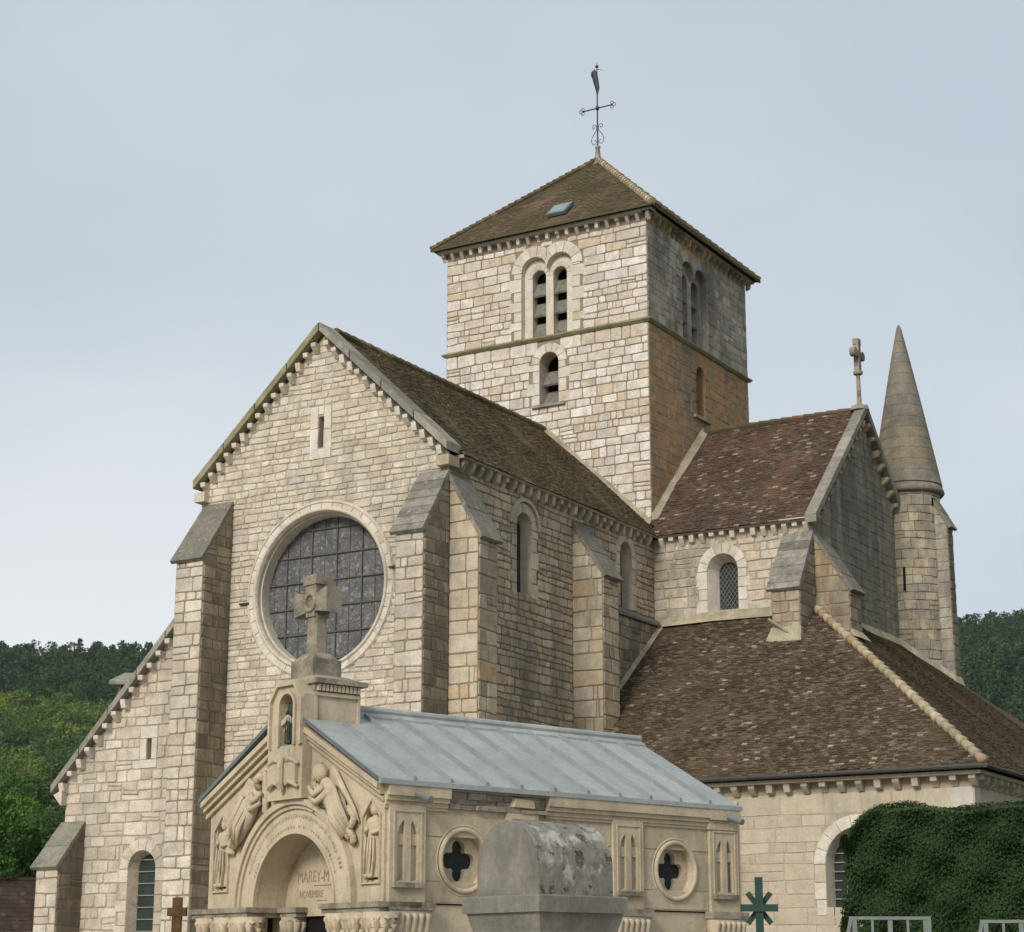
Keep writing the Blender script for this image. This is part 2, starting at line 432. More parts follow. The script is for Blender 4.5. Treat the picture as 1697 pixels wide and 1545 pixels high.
def stone_mesh(mb, T, poly, p, gap, bev, r, m=0):
    A = inset(poly, gap); B = inset(A, bev)
    n = len(A)
    dn = [rng.uniform(-.006, .006) for _ in range(n)]
    vs = [T(u, v, -.05) for u, v in A] + [T(u, v, p - .012 + dn[i] * .5) for i, (u, v) in enumerate(A)] + [T(u, v, p + dn[i]) for i, (u, v) in enumerate(B)]
    fs = [(i, (i + 1) % n, n + (i + 1) % n, n + i) for i in range(n)] + [(n + i, n + (i + 1) % n, 2 * n + (i + 1) % n, 2 * n + i) for i in range(n)] + [tuple(range(2 * n, 3 * n))]
    mb.idx(vs, fs, r, m)
# stones are gathered first; the 300 of a kind that show largest become objects, the rest one mesh
PIECES = []
def stone(T, poly, mat, wall, kind='stone', p=.022, gap=.011, bev=.016):
    if area(poly) < .006: return
    PIECES.append((T, poly, mat, wall, kind, p, gap, bev, rng.random()))
def lay(T, u0, u1, v0, v1, hr, wr, mat, wall, outline=None, blocks=(), kind='stone', split=.16, wob=.016, p=.024, gap=.017, drop=None, chamf=1.0):
    v = v0
    k = rng.uniform(0, 99)
    ph = [rng.uniform(0, 6) for _ in range(3)]
    def W(u, v):
        return wob * (math.sin(u * 1.7 + v * 9.1 + ph[0]) + .7 * math.sin(u * 4.1 + v * 5.7 + ph[1]))
    while v < v1 - .04:
        h = rng.uniform(*hr)
        if v + h > v1 - .6 * hr[0]: h = v1 - v
        segs = [(u0, u1)]
        for b in blocks:
            iv = b(v, v + h)
            if iv:
                ns = []
                for a, c in segs:
                    if iv[1] <= a or iv[0] >= c: ns.append((a, c))
                    else:
                        if iv[0] - a > .05: ns.append((a, iv[0]))
                        if c - iv[1] > .05: ns.append((iv[1], c))
                segs = ns
        for a, c in segs:
            x = a
            while x < c - .01:
                w = rng.uniform(*wr) * (1.25 if h > .5 * (hr[0] + hr[1]) else .9)
                if c - (x + w) < .55 * wr[0]: w = c - x
                rects = [(x, x + w, v, v + h)]
                if h > .24 and rng.random() < split:
                    if w > .5 and rng.random() < .6:
                        s = v + h * rng.uniform(.4, .6)
                        rects = [(x, x + w, v, s), (x, x + w, s, v + h)]
                    else:
                        s = x + w * rng.uniform(.35, .65)
                        rects = [(x, s, v, v + h), (s, x + w, v, v + h)]
                for (p0, p1, q0, q1) in rects:
                    jt = rng.uniform(-.015, .015)
                    P = [(p0, q0 + (W(p0, q0) if q0 > v0 + .01 else 0)), (p1, q0 + (W(p1, q0) if q0 > v0 + .01 else 0)), (p1 + (jt if p1 < c - .02 else 0), q1 + (W(p1, q1) if q1 < v1 - .01 else 0)), (p0, q1 + (W(p0, q1) if q1 < v1 - .01 else 0))]
                    cm_ = min(.055, .24 * (q1 - q0), .24 * (p1 - p0)) * chamf
                    if cm_ > .004:
                        Q_ = []
                        for ii in range(4):
                            b0, b1, b2 = Vector(P[ii - 1]), Vector(P[ii]), Vector(P[(ii + 1) % 4])
                            for oth in (b0, b2):
                                dd = (oth - b1).normalized() * cm_ * rng.uniform(.25, 1.1)
                                Q_.append(tuple(b1 + dd))
                        P = Q_
                    if outline: P = clip(P, outline)
                    if len(P) >= 3 and not (drop and drop(P)):
                        stone(T, P, mat, wall, kind, p + rng.uniform(-.007, .009), gap)
                x += w
        v += h
def b_arch(cu, hw, sill, spring, Ro):
    def f(a, b):
        m = (a + b) / 2
        if m < sill or m > spring + Ro: return None
        w = hw if m <= spring else math.sqrt(max(0, Ro * Ro - (m - spring) ** 2))
        return (cu - w, cu + w)
    return f
def b_circle(cu, cv, Ro):
    def f(a, b):
        m = (a + b) / 2
        if abs(m - cv) >= Ro: return None
        w = math.sqrt(Ro * Ro - (m - cv) ** 2)
        return (cu - w, cu + w)
    return f
def b_rect(u0, u1, v0, v1):
    return lambda a, b: (u0, u1) if v0 < (a + b) / 2 < v1 else None
def arch_pts(cu, hw, sill, spring, n=14):
    return [(cu - hw, sill), (cu + hw, sill)] + [(cu + hw * math.cos(math.pi * i / n), spring + hw * math.sin(math.pi * i / n)) for i in range(n + 1)]
def circ_pts(cu, cv, r, n=48):
    return [(cu + r * math.cos(2 * math.pi * i / n), cv + r * math.sin(2 * math.pi * i / n)) for i in range(n)]
def sheet(mb, T, outline, holes=(), n=0, r=.5, m=0):
    loops = [outline] + list(holes)
    flat = [p for l in loops for p in l]
    tris = tessellate_polygon([[Vector((p[0], p[1], 0)) for p in l] for l in loops])
    mb.idx([T(u, v, n) for u, v in flat], [tuple(t) for t in tris], r, m)
def reveal(mb, T, loop, n0, n1, r=.5, m=0):
    k = len(loop)
    for i in range(k):
        a, b = loop[i], loop[(i + 1) % k]
        mb.poly([T(a[0], a[1], n0), T(b[0], b[1], n0), T(b[0], b[1], n1), T(a[0], a[1], n1)], r, m)
def ring(T, cu, cv, r0, r1, a0, a1, n, mat, wall, kind='voussoir', p=.03, jit=.0, cut=None):
    for i in range(n):
        t0 = a0 + (a1 - a0) * i / n; t1 = a0 + (a1 - a0) * (i + 1) / n
        q = r1 + rng.uniform(-jit, jit)
        tm = (t0 + t1) / 2
        P = [(cu + r0 * math.cos(t0), cv + r0 * math.sin(t0)), (cu + q * math.cos(t0), cv + q * math.sin(t0)), (cu + q * math.cos(tm), cv + q * math.sin(tm)), (cu + q * math.cos(t1), cv + q * math.sin(t1)), (cu + r0 * math.cos(t1), cv + r0 * math.sin(t1)), (cu + r0 * math.cos(tm), cv + r0 * math.sin(tm))]
        if cut:
            P = [(min(u, cut[0]) if cut[1] < 0 else max(u, cut[0]), v) for u, v in P]
            if area(P) < .01: continue
        PIECES.append((T, P, mat, wall, kind, p + rng.uniform(-.004, .004), .006, .010, rng.random()))
def jambs(T, cu, hw, sill, spring, jw, mat, wall, h=.42, p=.028):
    for s in (-1, 1):
        v = sill; k = rng.randint(0, 1)
        while v < spring - .02:
            hh = min(h * rng.uniform(.75, 1.2), spring - v)
            if spring - v - hh < .15: hh = spring - v
            w = jw[k % 2] * rng.uniform(.9, 1.1)
            a, b = cu + s * hw, cu + s * (hw + w)
            stone(T, [(min(a, b), v), (max(a, b), v), (max(a, b), v + hh), (min(a, b), v + hh)], mat, wall, 'jamb_stone', p, .008, .012)
            v += hh; k += 1
def rect(a, b, c, d):
    return [(a, c), (b, c), (b, d), (a, d)]
# ------------------------------------------------------------------ roofs made of tiles
def roof_tiles(mb, P0, U, Vd, poly, w=.19, e=.115, m=0, seed=1, thick=.028, edge=.12):
    r_ = random.Random(seed)
    U = Vector(U).normalized(); Vd = Vector(Vd).normalized(); Nn = U.cross(Vd)
    if Nn.z < 0: Nn = -Nn
    P0 = Vector(P0)
    umin = min(p[0] for p in poly); umax = max(p[0] for p in poly)
    vmin = min(p[1] for p in poly); vmax = max(p[1] for p in poly)
    ar = sum(poly[i][0] * poly[(i + 1) % len(poly)][1] - poly[(i + 1) % len(poly)][0] * poly[i][1] for i in range(len(poly)))
    if ar < 0: poly = poly[::-1]
    E = [(poly[i], poly[(i + 1) % len(poly)]) for i in range(len(poly))]
    v = vmin; j = 0
    sag = lambda u, v: .018 * math.sin(u * .9 + v * .5) + .012 * math.sin(u * 2.3 - v * 1.1)
    while v < vmax:
        u = umin - (w / 2 if j % 2 else 0) + r_.uniform(-.02, .02)
        dv = r_.uniform(-.006, .006)
        while u < umax:
            cu, cv = u + w / 2, v + e / 2
            if all((b[0] - a[0]) * (cv - a[1]) - (b[1] - a[1]) * (cu - a[0]) >= -1e-6 for a, b in E):
                l = .03 + sag(cu, cv) + r_.uniform(0, .012)
                sk = r_.uniform(-.008, .008); d2 = dv + r_.uniform(-.010, .008)
                gp = .004
                a = P0 + U * (u + gp) + Vd * (v + d2) + Nn * (l + r_.uniform(-.004, .004))
                b = P0 + U * (u + w - gp) + Vd * (v + d2 + sk) + Nn * (l + r_.uniform(-.004, .004))
                c = P0 + U * (u + w - gp) + Vd * (v + e * 1.25) + Nn * (l - .022)
                d = P0 + U * (u + gp) + Vd * (v + e * 1.25) + Nn * (l - .022)
                t = Nn * thick
                rr = r_.random()
                re = .99 if r_.random() < edge else rr  # pale front edges paint in lichen and tile edges catching the light
                if rr > .93 and r_.random() < .7: rr *= .6
                mb.idx([a, b, c, d, a - t, b - t, d - t, c - t], [(0, 1, 2, 3), (4, 0, 3, 6), (5, 7, 2, 1)], rr, m)
                mb.poly([a - t, b - t, b, a], re, m)
            u += w
        v += e; j += 1
def plane_uv(P0, U, Vd, pts):
    U = Vector(U).normalized(); Vd = Vector(Vd).normalized()
    return [((Vector(p) - Vector(P0)).dot(U), (Vector(p) - Vector(P0)).dot(Vd)) for p in pts]
def roof(parent, name, P0, U, Vd, pts, mat, seed, w=.19, e=.115, edge=.12):
    o = part(name, mat, parent, lambda m: m.poly([Vector(p) for p in pts], .2))
    part('roof_tiles', mat, o, lambda m: roof_tiles(m, P0, U, Vd, plane_uv(P0, U, Vd, pts), w, e, 0, seed, .028, edge), kind='stuff')
    return o
# ------------------------------------------------------------------ corbels
CORB = {}
def corbel_mesh(mat, w, d, h, var):
    k = (mat, w, d, h, var)
    if k not in CORB:
        m = MB()
        prof = [[(0, 0), (0, -h), (.25 * d, -h), (.6 * d, -.72 * h), (d, -.35 * h), (d, 0)], [(0, 0), (0, -h), (.15 * d, -h * .95), (.45 * d, -.55 * h), (.95 * d, -.45 * h), (d, -.2 * h), (d, 0)], [(0, 0), (0, -h), (.4 * d, -h * .9), (.75 * d, -.8 * h), (.9 * d, -.4 * h), (d, 0)]][var % 3]
        m.prism([(-w / 2, -a, b) for a, b in prof], [(w / 2, -a, b) for a, b in prof], (var * .37) % 1)
        me_o = m.build('corbel', mat)
        CORB[k] = me_o.data
        bpy.data.objects.remove(me_o)
    return CORB[k]
def corbel(parent, pos, face, mat='ashlar', w=.19, d=.26, h=.3):
    o = bpy.data.objects.new('corbel', corbel_mesh(mat, w, d, h, rng.randint(0, 5)))
    scene.collection.objects.link(o)
    o.parent = parent
    o.location = pos
    o.rotation_euler = (0, 0, 0 if face == 'S' else math.pi / 2)
# ------------------------------------------------------------------ setting: ground and hills
def hill_z(d):
    return 0 if d < 300 else (max(0, d - 300) / 140) ** 2 * 20 if d < 440 else 20 + (d - 440) * .243
def hill_add(x, y):
    d = math.hypot(x - CAM.x, y - CAM.y)
    az = math.degrees(math.atan2(x - CAM.x, y - CAM.y))
    return max(-10, min(12, -6 + (az + 45) / 28 * 14)) * max(0, min(1, (d - 400) / 400))
def hills(m):
    ds = [0, 20, 60, 110, 150, 220, 300, 380, 460, 540, 620, 700, 780, 860, 940, 1000, 1300, 3000]
    n = 72
    vs = []; c = (CAM.x, CAM.y)
    for d in ds:
        for i in range(n):
            a = 2 * math.pi * i / n
            zz = hill_z(min(d, 960)) - (max(0, d - 1000) * .05)
            if not (math.cos(a - math.pi * .66) > .2): zz *= max(0, .3 + math.cos(a - math.pi * .66))
            vs.append((c[0] + d * math.cos(a), c[1] + d * math.sin(a), zz - .02 + hill_add(c[0] + d * math.cos(a), c[1] + d * math.sin(a)) * (d < 1400)))
    fs = [(j * n + i, j * n + (i + 1) % n, (j + 1) * n + (i + 1) % n, (j + 1) * n + i) for j in range(len(ds) - 1) for i in range(n)]
    m.idx(vs, fs)
o = part('ground', 'soil', None, hills)
o['kind'] = 'structure'
o = part('path', 'gravel', None, lambda m: m.poly([(-30, -60, .004), (40, -60, .004), (40, -14, .004), (-30, -14, .004)]))
o['kind'] = 'structure'
# ------------------------------------------------------------------ the church
church = empty('church', 'pale limestone church with square bell tower, round window and brown tiled roofs', 'church')
xA, xL, yF, xc = .28, -8.28, -12.65, -4.0
yB, xG, yc = -.5, 5.77, 4.06
Z0 = 2.3     # masonry below this lies under the picture's edge

# ---- gable front with the round window
T = SF(yF)
RC = (-3.95, 11.98)
slit = rect(-4.13, -3.95, 16.03, 16.95)
def gable_sheet(m):
    out = [(xL, 0), (xA, 0), (xA, 15.3), (xc, 19.35), (xL, 15.3)]
    sheet(m, T, out, [circ_pts(*RC, 2.16), slit + []])
gw = part('gable_wall', 'mortar_light', church, gable_sheet)
out = [(xL, Z0), (xA, Z0), (xA, 15.3), (xc, 19.33), (xL, 15.3)]
blk = [b_circle(*RC, 2.5), b_rect(xL, -7.1, 0, 14.75), b_rect(-.6, xA, 0, 14.75), b_rect(-4.4, -3.68, 15.72, 17.25)]
lay(T, xL, xA, Z0, 19.33, (.13, .25), (.24, .56), 'facade', gw, out, blk, split=.1, gap=.013)
for P in (rect(-4.42, -4.14, 16.6, 17.25), rect(-4.14, -3.94, 17.0, 17.25), rect(-3.94, -3.68, 16.55, 17.25), rect(-4.42, -4.13, 15.98, 16.6), rect(-3.95, -3.66, 15.98, 16.55), rect(-4.42, -3.68, 15.70, 16.0)):
    stone(T, P, 'ashlar', gw, 'jamb_stone', .03, .006, .01)
part('slit_window', ['ashlar', 'void'], church, lambda m: (reveal(m, T, slit, 0, -.4), sheet(m, T, slit, (), -.4, .5, 1)))
rose = part('rose_window', ['ashlar'], church, lambda m: (reveal(m, T, circ_pts(*RC, 2.16), 0, -.18), sheet(m, T, circ_pts(*RC, 2.17), [circ_pts(*RC, 2.11)], -.18), reveal(m, T, circ_pts(*RC, 2.11), -.18, -.75)), smooth=False)
ring(T, *RC, 2.17, 2.52, 0, 2 * math.pi, 40, 'ashlar', rose, p=.035)
def torus(m, T, c, Rr, r, n=64, k=8, n0=.03):
    vs = []
    for i in range(n):
        a = 2 * math.pi * i / n
        for j in range(k):
            b = 2 * math.pi * j / k
            q = Rr + r * math.cos(b)
            vs.append(T(c[0] + q * math.cos(a), c[1] + q * math.sin(a), n0 + r * math.sin(b)))
    m.idx(vs, [(i * k + j, ((i + 1) % n) * k + j, ((i + 1) % n) * k + (j + 1) % k, i * k + (j + 1) % k) for i in range(n) for j in range(k)])
part('roll_moulding', 'ashlar', rose, lambda m: (torus(m, T, RC, 2.24, .055), torus(m, T, RC, 2.46, .03, n0=.035), torus(m, T, RC, 2.14, .03, n0=-.15)), True)
# glass in panes between iron bars
circ = circ_pts(*RC, 2.12, 40)
us = [-6.3 + .86 * i for i in range(7)]; vs_ = [9.35 + .74 * i for i in range(8)]
for i in range(len(us) - 1):
    for j in range(len(vs_) - 1):
        P = clip(rect(us[i] + .012, us[i + 1] - .012, vs_[j] + .012, vs_[j + 1] - .012), circ)
        if len(P) >= 3 and area(P) > .01:
            part('pane', 'glass_stain', rose, lambda m: sheet(m, T, P, (), -.48 + rng.uniform(-.006, .006), rng.random()))
def rosebars(m):
    for u in us:
        h = math.sqrt(max(0, 2.12 ** 2 - (u - RC[0]) ** 2))
        if h > .1: m.box(u - .018, u + .018, RC[1] - h, RC[1] + h, -.49, -.44, .5, 0, T)
    for u in [x + .43 for x in us]:
        h = math.sqrt(max(0, 2.12 ** 2 - (u - RC[0]) ** 2))
        if h > .1: m.box(u - .008, u + .008, RC[1] - h, RC[1] + h, -.49, -.465, .5, 0, T)
    for v in vs_:
        h = math.sqrt(max(0, 2.12 ** 2 - (v - RC[1]) ** 2))
        if h > .1: m.box(RC[0] - h, RC[0] + h, v - .018, v + .018, -.50, -.43, .5, 0, T)
part('window_bars', 'glazing_bar', rose, rosebars)

for u, v in ((-6.53, 11.78), (-1.42, 12.32)):
    part('iron_peg', 'iron', rose, lambda m: m.box(u - .16, u + .16, v - .025, v + .025, .0, .10, .5, 0, T))
# ---- buttresses
def cap_slab(m, A, B, th=.16):
    # A, B: lower and upper edge lines of the weathering (pairs of points), slab of thickness th
    q = [Vector(A[0]), Vector(A[1]), Vector(B[1]), Vector(B[0])]
    n = (q[1] - q[0]).cross(q[3] - q[0]).normalized()
    if n.z < 0: n = -n
    m.prism([p - n * th * .5 for p in q], [p + n * th * .5 for p in q], rng.random())
def cap_rows(b, A, B, mat, rows=5, ov=.06):
    A = [Vector(p) for p in A]; B = [Vector(p) for p in B]
    for i in range(rows):
        t0, t1 = i / rows - (.0 if i == 0 else .04), (i + 1) / rows
        n0 = .03 * (1 if i < rows else 0)
        dz = Vector((0, 0, .03))
        part('cap_slab', mat, b, lambda m: cap_slab(m, (A[0].lerp(B[0], t0) + dz * (.6 + rng.random() * .6), A[1].lerp(B[1], t0) + dz * (.6 + rng.random() * .6)), (A[0].lerp(B[0], t1), A[1].lerp(B[1], t1)), .11))
def buttress_s(x0, x1, yw, p, zl, zh, fm, sm, hr=(.26, .42), z0=Z0, rows=1, cmat='cap'):
    y0 = yw - p
    b = part('buttress', ['mortar'], church, lambda m: m.prism([(x0, y0, 0), (x0, yw, 0), (x0, yw, zh), (x0, y0, zl)], [(x1, y0, 0), (x1, yw, 0), (x1, yw, zh), (x1, y0, zl)]))
    lay(SF(y0), x0, x1, z0, zl, hr, (.35, .6), fm, b, None, (), 'ashlar_block', .12)
    lay(EF(x1), y0, yw, z0, zh, hr, (.4, .7), sm, b, [(y0, z0), (yw, z0), (yw, zh), (y0, zl)], (), 'ashlar_block', .12)
    o = .12
    k = (zh - zl) / p
    cap_rows(b, ((x0 - o, y0 - o, zl - o * k + .06), (x1 + .05, y0 - o, zl - o * k + .06)), ((x0 - o * .5, yw, zh + .06), (x1 + .03, yw, zh + .06)), cmat, rows)
    return b
def buttress_e(y0, y1, xw, p, zl, zh, fm, sm, hr=(.34, .52), z0=Z0, rows=2):
    x1 = xw + p
    b = part('buttress', ['mortar'], church, lambda m: m.prism([(xw, y0, 0), (x1, y0, 0), (x1, y0, zl), (xw, y0, zh)], [(xw, y1, 0), (x1, y1, 0), (x1, y1, zl), (xw, y1, zh)]))
    lay(SF(y0), xw, x1, z0, zh, hr, (.4, .75), fm, b, [(xw, z0), (x1, z0), (x1, zl), (xw, zh)], (), 'ashlar_block', .1)
    lay(EF(x1), y0, y1, z0, zl, hr, (.4, .7), sm, b, None, (), 'ashlar_block', .1)
    o = .12
    k = (zh - zl) / p
    cap_rows(b, ((x1 + o, y0 - o * .6, zl - o * k + .06), (x1 + o, y1 + o * .6, zl - o * k + .06)), ((xw, y0 - o * .6, zh + .06), (xw, y1 + o * .6, zh + .06)), 'cap', rows)
    return b
buttress_s(-.6, xA, yF, 1.22, 13.0, 14.75, 'facade', 'side_dark', rows=7, cmat='cap_shale')
buttress_s(-8.08, -7.1, yF, 1.22, 13.0, 14.75, 'facade', 'side_dark')
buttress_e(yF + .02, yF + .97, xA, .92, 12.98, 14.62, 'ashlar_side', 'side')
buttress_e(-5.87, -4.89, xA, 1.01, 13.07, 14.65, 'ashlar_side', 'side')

# ---- rake coping and corbels of a gable
def rake_s(y, cx, hw, ztop, zend, th=.24, over=.32, back=.42, mat='coping', n=15, cm='ashlar'):
    for s in (-1, 1):
        L = 4
        for i in range(L):
            a, b = i / L, (i + 1) / L
            P = []
            for t in (a + .004, b - .004):
                x = cx + s * hw * (1 - t); z = zend + (ztop - zend) * t
                P.append((x, z))
            A = [(P[0][0], y - over, P[0][1]), (P[1][0], y - over, P[1][1]), (P[1][0], y - over, P[1][1] - th), (P[0][0], y - over, P[0][1] - th)]
            B = [(q[0], y + back, q[2]) for q in A]
            part('coping_stone', 'coping_moss' if s < 0 else mat, church, lambda m: m.prism(A, B, rng.random()))
        sl = (ztop - zend) / hw
        for i in range(n):
            x = cx + s * (.22 + (hw - .55) * i / (n - 1))
            z = ztop - sl * abs(x - cx) - th - .13
            corbel(gw, (x, y, z), 'S', cm, .16, .26, .28)
rake_s(yF, xc, 4.40, 19.68, 15.54)
def kneel(m):
    for x0, x1 in ((-8.46, -8.1), (.1, .46)):
        m.box(x0, x1, yF - .26, yF + .3, 14.92, 15.2, rng.random())
part('kneeler_block', 'ashlar', church, lambda m: m.box(-8.38, -8.0, yF - .24, yF + .3, 14.92, 15.2))
part('kneeler_block', 'side', church, lambda m: m.box(.0, .40, yF - .24, yF + .3, 14.92, 15.2))

# ---- long side wall of the nave arm
T = EF(xA)
w1, w2 = (-8.70, .42, 12.0, 14.0), (-2.42, .40, 12.66, 14.36)
def side_sheet(m):
    sheet(m, T, [(yF, 0), (yB, 0), (yB, 15.2), (yF, 15.2)], [arch_pts(w[0], w[1], w[2], w[3]) for w in (w1, w2)])
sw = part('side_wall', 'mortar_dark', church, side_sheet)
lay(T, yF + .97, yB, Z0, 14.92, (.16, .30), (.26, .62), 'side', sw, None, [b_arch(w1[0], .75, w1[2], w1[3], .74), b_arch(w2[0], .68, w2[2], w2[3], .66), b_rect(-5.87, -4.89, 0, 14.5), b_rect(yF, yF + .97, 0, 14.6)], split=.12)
def arched_window(T, w, mat, ringw, glass, depth, nv, jw, splay=.0, bars=0, vbars=0, lattice=False):
    cu, hw, sill, sp = w
    P = arch_pts(cu, hw, sill, sp)
    hw2 = hw - splay
    Q = arch_pts(cu, hw2, sill + splay * .6, sp)
    wn = MB()
    k = len(P)
    for i in range(k):
        a, b, c, d = P[i], P[(i + 1) % k], Q[(i + 1) % k], Q[i]
        wn.poly([T(*a, 0), T(*b, 0), T(*c, -depth), T(*d, -depth)], .3 + .5 * rng.random())
    wn = wn.build('window', mat, church)
    part('pane', glass, wn, lambda m: sheet(m, T, Q, (), -depth + .02))
    if bars or vbars:
        def fb(m):
            for i in range(bars):
                v = sill + splay * .6 + (sp + hw2 - sill) * (i + .7) / (bars + .3)
                hh = hw2 if v < sp else math.sqrt(max(0, hw2 ** 2 - (v - sp) ** 2))
                m.box(cu - hh, cu + hh, v - .015, v + .015, -depth + .03, -depth + .07, .5, 0, T)
            for i in range(vbars):
                u = cu - hw2 + 2 * hw2 * (i + 1) / (vbars + 1)
                m.box(u - .012, u + .012, sill + .05, sp + math.sqrt(max(0, hw2 ** 2 - (u - cu) ** 2)), -depth + .03, -depth + .055, .5, 0, T)
        part('window_bars', 'lead' if bars < 12 else 'iron', wn, fb)
    if lattice:
        def lt(m):
            s = .19
            for k2 in range(-12, 30):
                for sg in (1, -1):
                    pts = []
                    for t in range(0, 41):
                        u = cu - hw2 + 2 * hw2 * t / 40
                        v = sill + k2 * s + sg * (u - cu)*1.4
                        top = sp + math.sqrt(max(0, hw2 ** 2 - (u - cu) ** 2))
                        if sill + splay * .6 < v < top: pts.append((u, v))
                    if len(pts) > 2:
                        (a, b), (c, d) = pts[0], pts[-1]
                        m.prism([T(a, b - .009, -depth + .03), T(a, b + .009, -depth + .03), T(a, b + .009, -depth + .045), T(a, b - .009, -depth + .045)], [T(c, d - .009, -depth + .03), T(c, d + .009, -depth + .03), T(c, d + .009, -depth + .045), T(c, d - .009, -depth + .045)])
        part('lead_lattice', 'lead', wn, lt)
    if ringw: ring(T, cu, sp, hw, hw + ringw, 0, math.pi, nv, mat, wn, p=.03)
    if jw: jambs(T, cu, hw, sill, sp, jw, mat, wn)
    return wn
wn = arched_window(T, w1, 'ashlar_side', .3, 'glass_dark', .36, 7, (.28, .36), .04)
wn2 = arched_window(T, w2, 'ashlar_side', .28, 'glass_dark', .36, 7, (.26, .34), .04)
part('hood_mould', 'ashlar_side', wn, lambda m: [m.prism([T(w1[0] + q * math.cos(a), w1[3] + q * math.sin(a), n) for q, n in ((.74, .02), (.74, .10), (.84, .10), (.84, .02))], [T(w1[0] + q * math.cos(b), w1[3] + q * math.sin(b), n) for q, n in ((.74, .02), (.74, .10), (.84, .10), (.84, .02))]) for a, b in [(math.pi * i / 16, math.pi * (i + 1) / 16) for i in range(16)]])
# weathered offset below the second window
part('wall_offset', ['side_dark', 'cap'], church, lambda m: (m.prism([(xA, -4.8, 0), (xA + .3, -4.8, 0), (xA + .3, -4.8, 12.3), (xA, -4.8, 12.5)], [(xA, yB, 0), (xA + .3, yB, 0), (xA + .3, yB, 12.3), (xA, yB, 12.5)]), m.prism([(xA, -4.8, 12.52), (xA + .38, -4.8, 12.28), (xA + .38, -4.8, 12.36), (xA, -4.8, 12.62)], [(xA, yB, 12.52), (xA + .38, yB, 12.28), (xA + .38, yB, 12.36), (xA, yB, 12.62)], .5, 1)))
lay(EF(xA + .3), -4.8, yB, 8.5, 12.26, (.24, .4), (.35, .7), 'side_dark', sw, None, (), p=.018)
# cornice on corbels
def cornice_e(x, y0, y1, zb, n, mat, wall, h=.29, d=.27, parent=church, w=.17):
    part('cornice', mat, parent, lambda m: m.box(x - .1, x + d + .06, y0, y1, zb + h, zb + h + .09, .6))
    for i in range(n):
        corbel(wall, (x, y0 + (y1 - y0) * (i + .5) / n, zb + h), 'E', mat, w, d, h)
def cornice_s(y, x0, x1, zb, n, mat, wall, h=.29, d=.27, parent=church, w=.17):
    part('cornice', mat, parent, lambda m: m.box(x0, x1, y - d - .06, y + .1, zb + h, zb + h + .09, .6))
    for i in range(n):
        corbel(wall, (x0 + (x1 - x0) * (i + .5) / n, y, zb + h), 'S', mat, w, d, h)
cornice_e(xA, yF + .3, yB - .3, 14.88, 26, 'ashlar_side', sw, .32, .20, church, .16)

# ---- transept arm: front wall and gable
T = SF(yB)
wb = (2.70, .52, 12.60, 13.96)
tw = part('transept_wall', 'mortar_light', church, lambda m: sheet(m, T, [(xA, 0), (xG, 0), (xG, 15.2), (xA, 15.2)], [arch_pts(*wb)]))
lay(T, xA, xG, 11.9, 14.92, (.22, .38), (.35, .7), 'transept', tw, None, [b_arch(wb[0], .82, wb[2] - .02, wb[3], .86), b_rect(4.88, xG, 0, 14.7)])
arched_window(T, wb, 'ashlar', .34, 'glass_dark', .5, 8, (.3, .45), .19, 0, 0, True)
cornice_s(yB, xA + .2, xG, 14.88, 15, 'ashlar', tw, .32, .20, church, .16)
T = EF(xG)
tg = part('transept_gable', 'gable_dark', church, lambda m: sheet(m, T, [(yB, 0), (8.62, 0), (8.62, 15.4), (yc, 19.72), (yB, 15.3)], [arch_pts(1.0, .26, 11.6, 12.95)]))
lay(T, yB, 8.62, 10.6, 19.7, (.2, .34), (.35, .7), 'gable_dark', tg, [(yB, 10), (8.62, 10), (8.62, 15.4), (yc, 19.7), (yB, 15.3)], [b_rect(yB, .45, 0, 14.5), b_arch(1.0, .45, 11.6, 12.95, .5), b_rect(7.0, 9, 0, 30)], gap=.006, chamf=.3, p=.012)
arched_window(T, (1.0, .26, 11.6, 12.95), 'side', .22, 'glass_dark', .4, 6, (.2, .26), .08)
b = buttress_s(4.86, xG, yB, 1.25, 12.95, 14.78, 'side', 'side_dark', z0=9.5, rows=7, cmat='cap_shale')
buttress_e(yB + .02, .45, xG, 1.08, 13.0, 14.68, 'side', 'side_dark', z0=10.4, rows=3)
part('flashing', 'flash', b, lambda m: m.prism([(4.72, -2.02, 11.26), (xG + .10, -2.02, 11.26), (xG + .02, -1.78, 11.74), (4.84, -1.78, 11.74)], [(4.72, -1.70, 11.2), (xG + .10, -1.70, 11.2), (xG + .02, -1.72, 11.7), (4.84, -1.72, 11.7)]))
part('flashing', 'coping', b, lambda m: m.tube([(4.78, -1.86, 12.0), (xG + .12, -1.86, 11.2)], .05, 6))
for s in (-1, 1):     # gable coping
    for i in range(4):
        P = []
        for t in (i / 4 + .003, (i + 1) / 4 - .003):
            P.append((yc + s * 4.95 * (1 - t), 15.32 + (20.05 - 15.32) * t))
        A = [(xG + .27, P[0][0], P[0][1]), (xG + .27, P[1][0], P[1][1]), (xG + .27, P[1][0], P[1][1] - .26), (xG + .27, P[0][0], P[0][1] - .26)]
        part('coping_stone', 'coping', church, lambda m: m.prism(A, [(xG - .10, q[1], q[2]) for q in A], rng.random()))
    for i in range(12):
        y = yc + s * (.25 + 4.3 * i / 11)
        corbel(tg, (xG, y, 20.05 - .955 * abs(y - yc) - .38), 'E', 'side', .17, .25, .26)
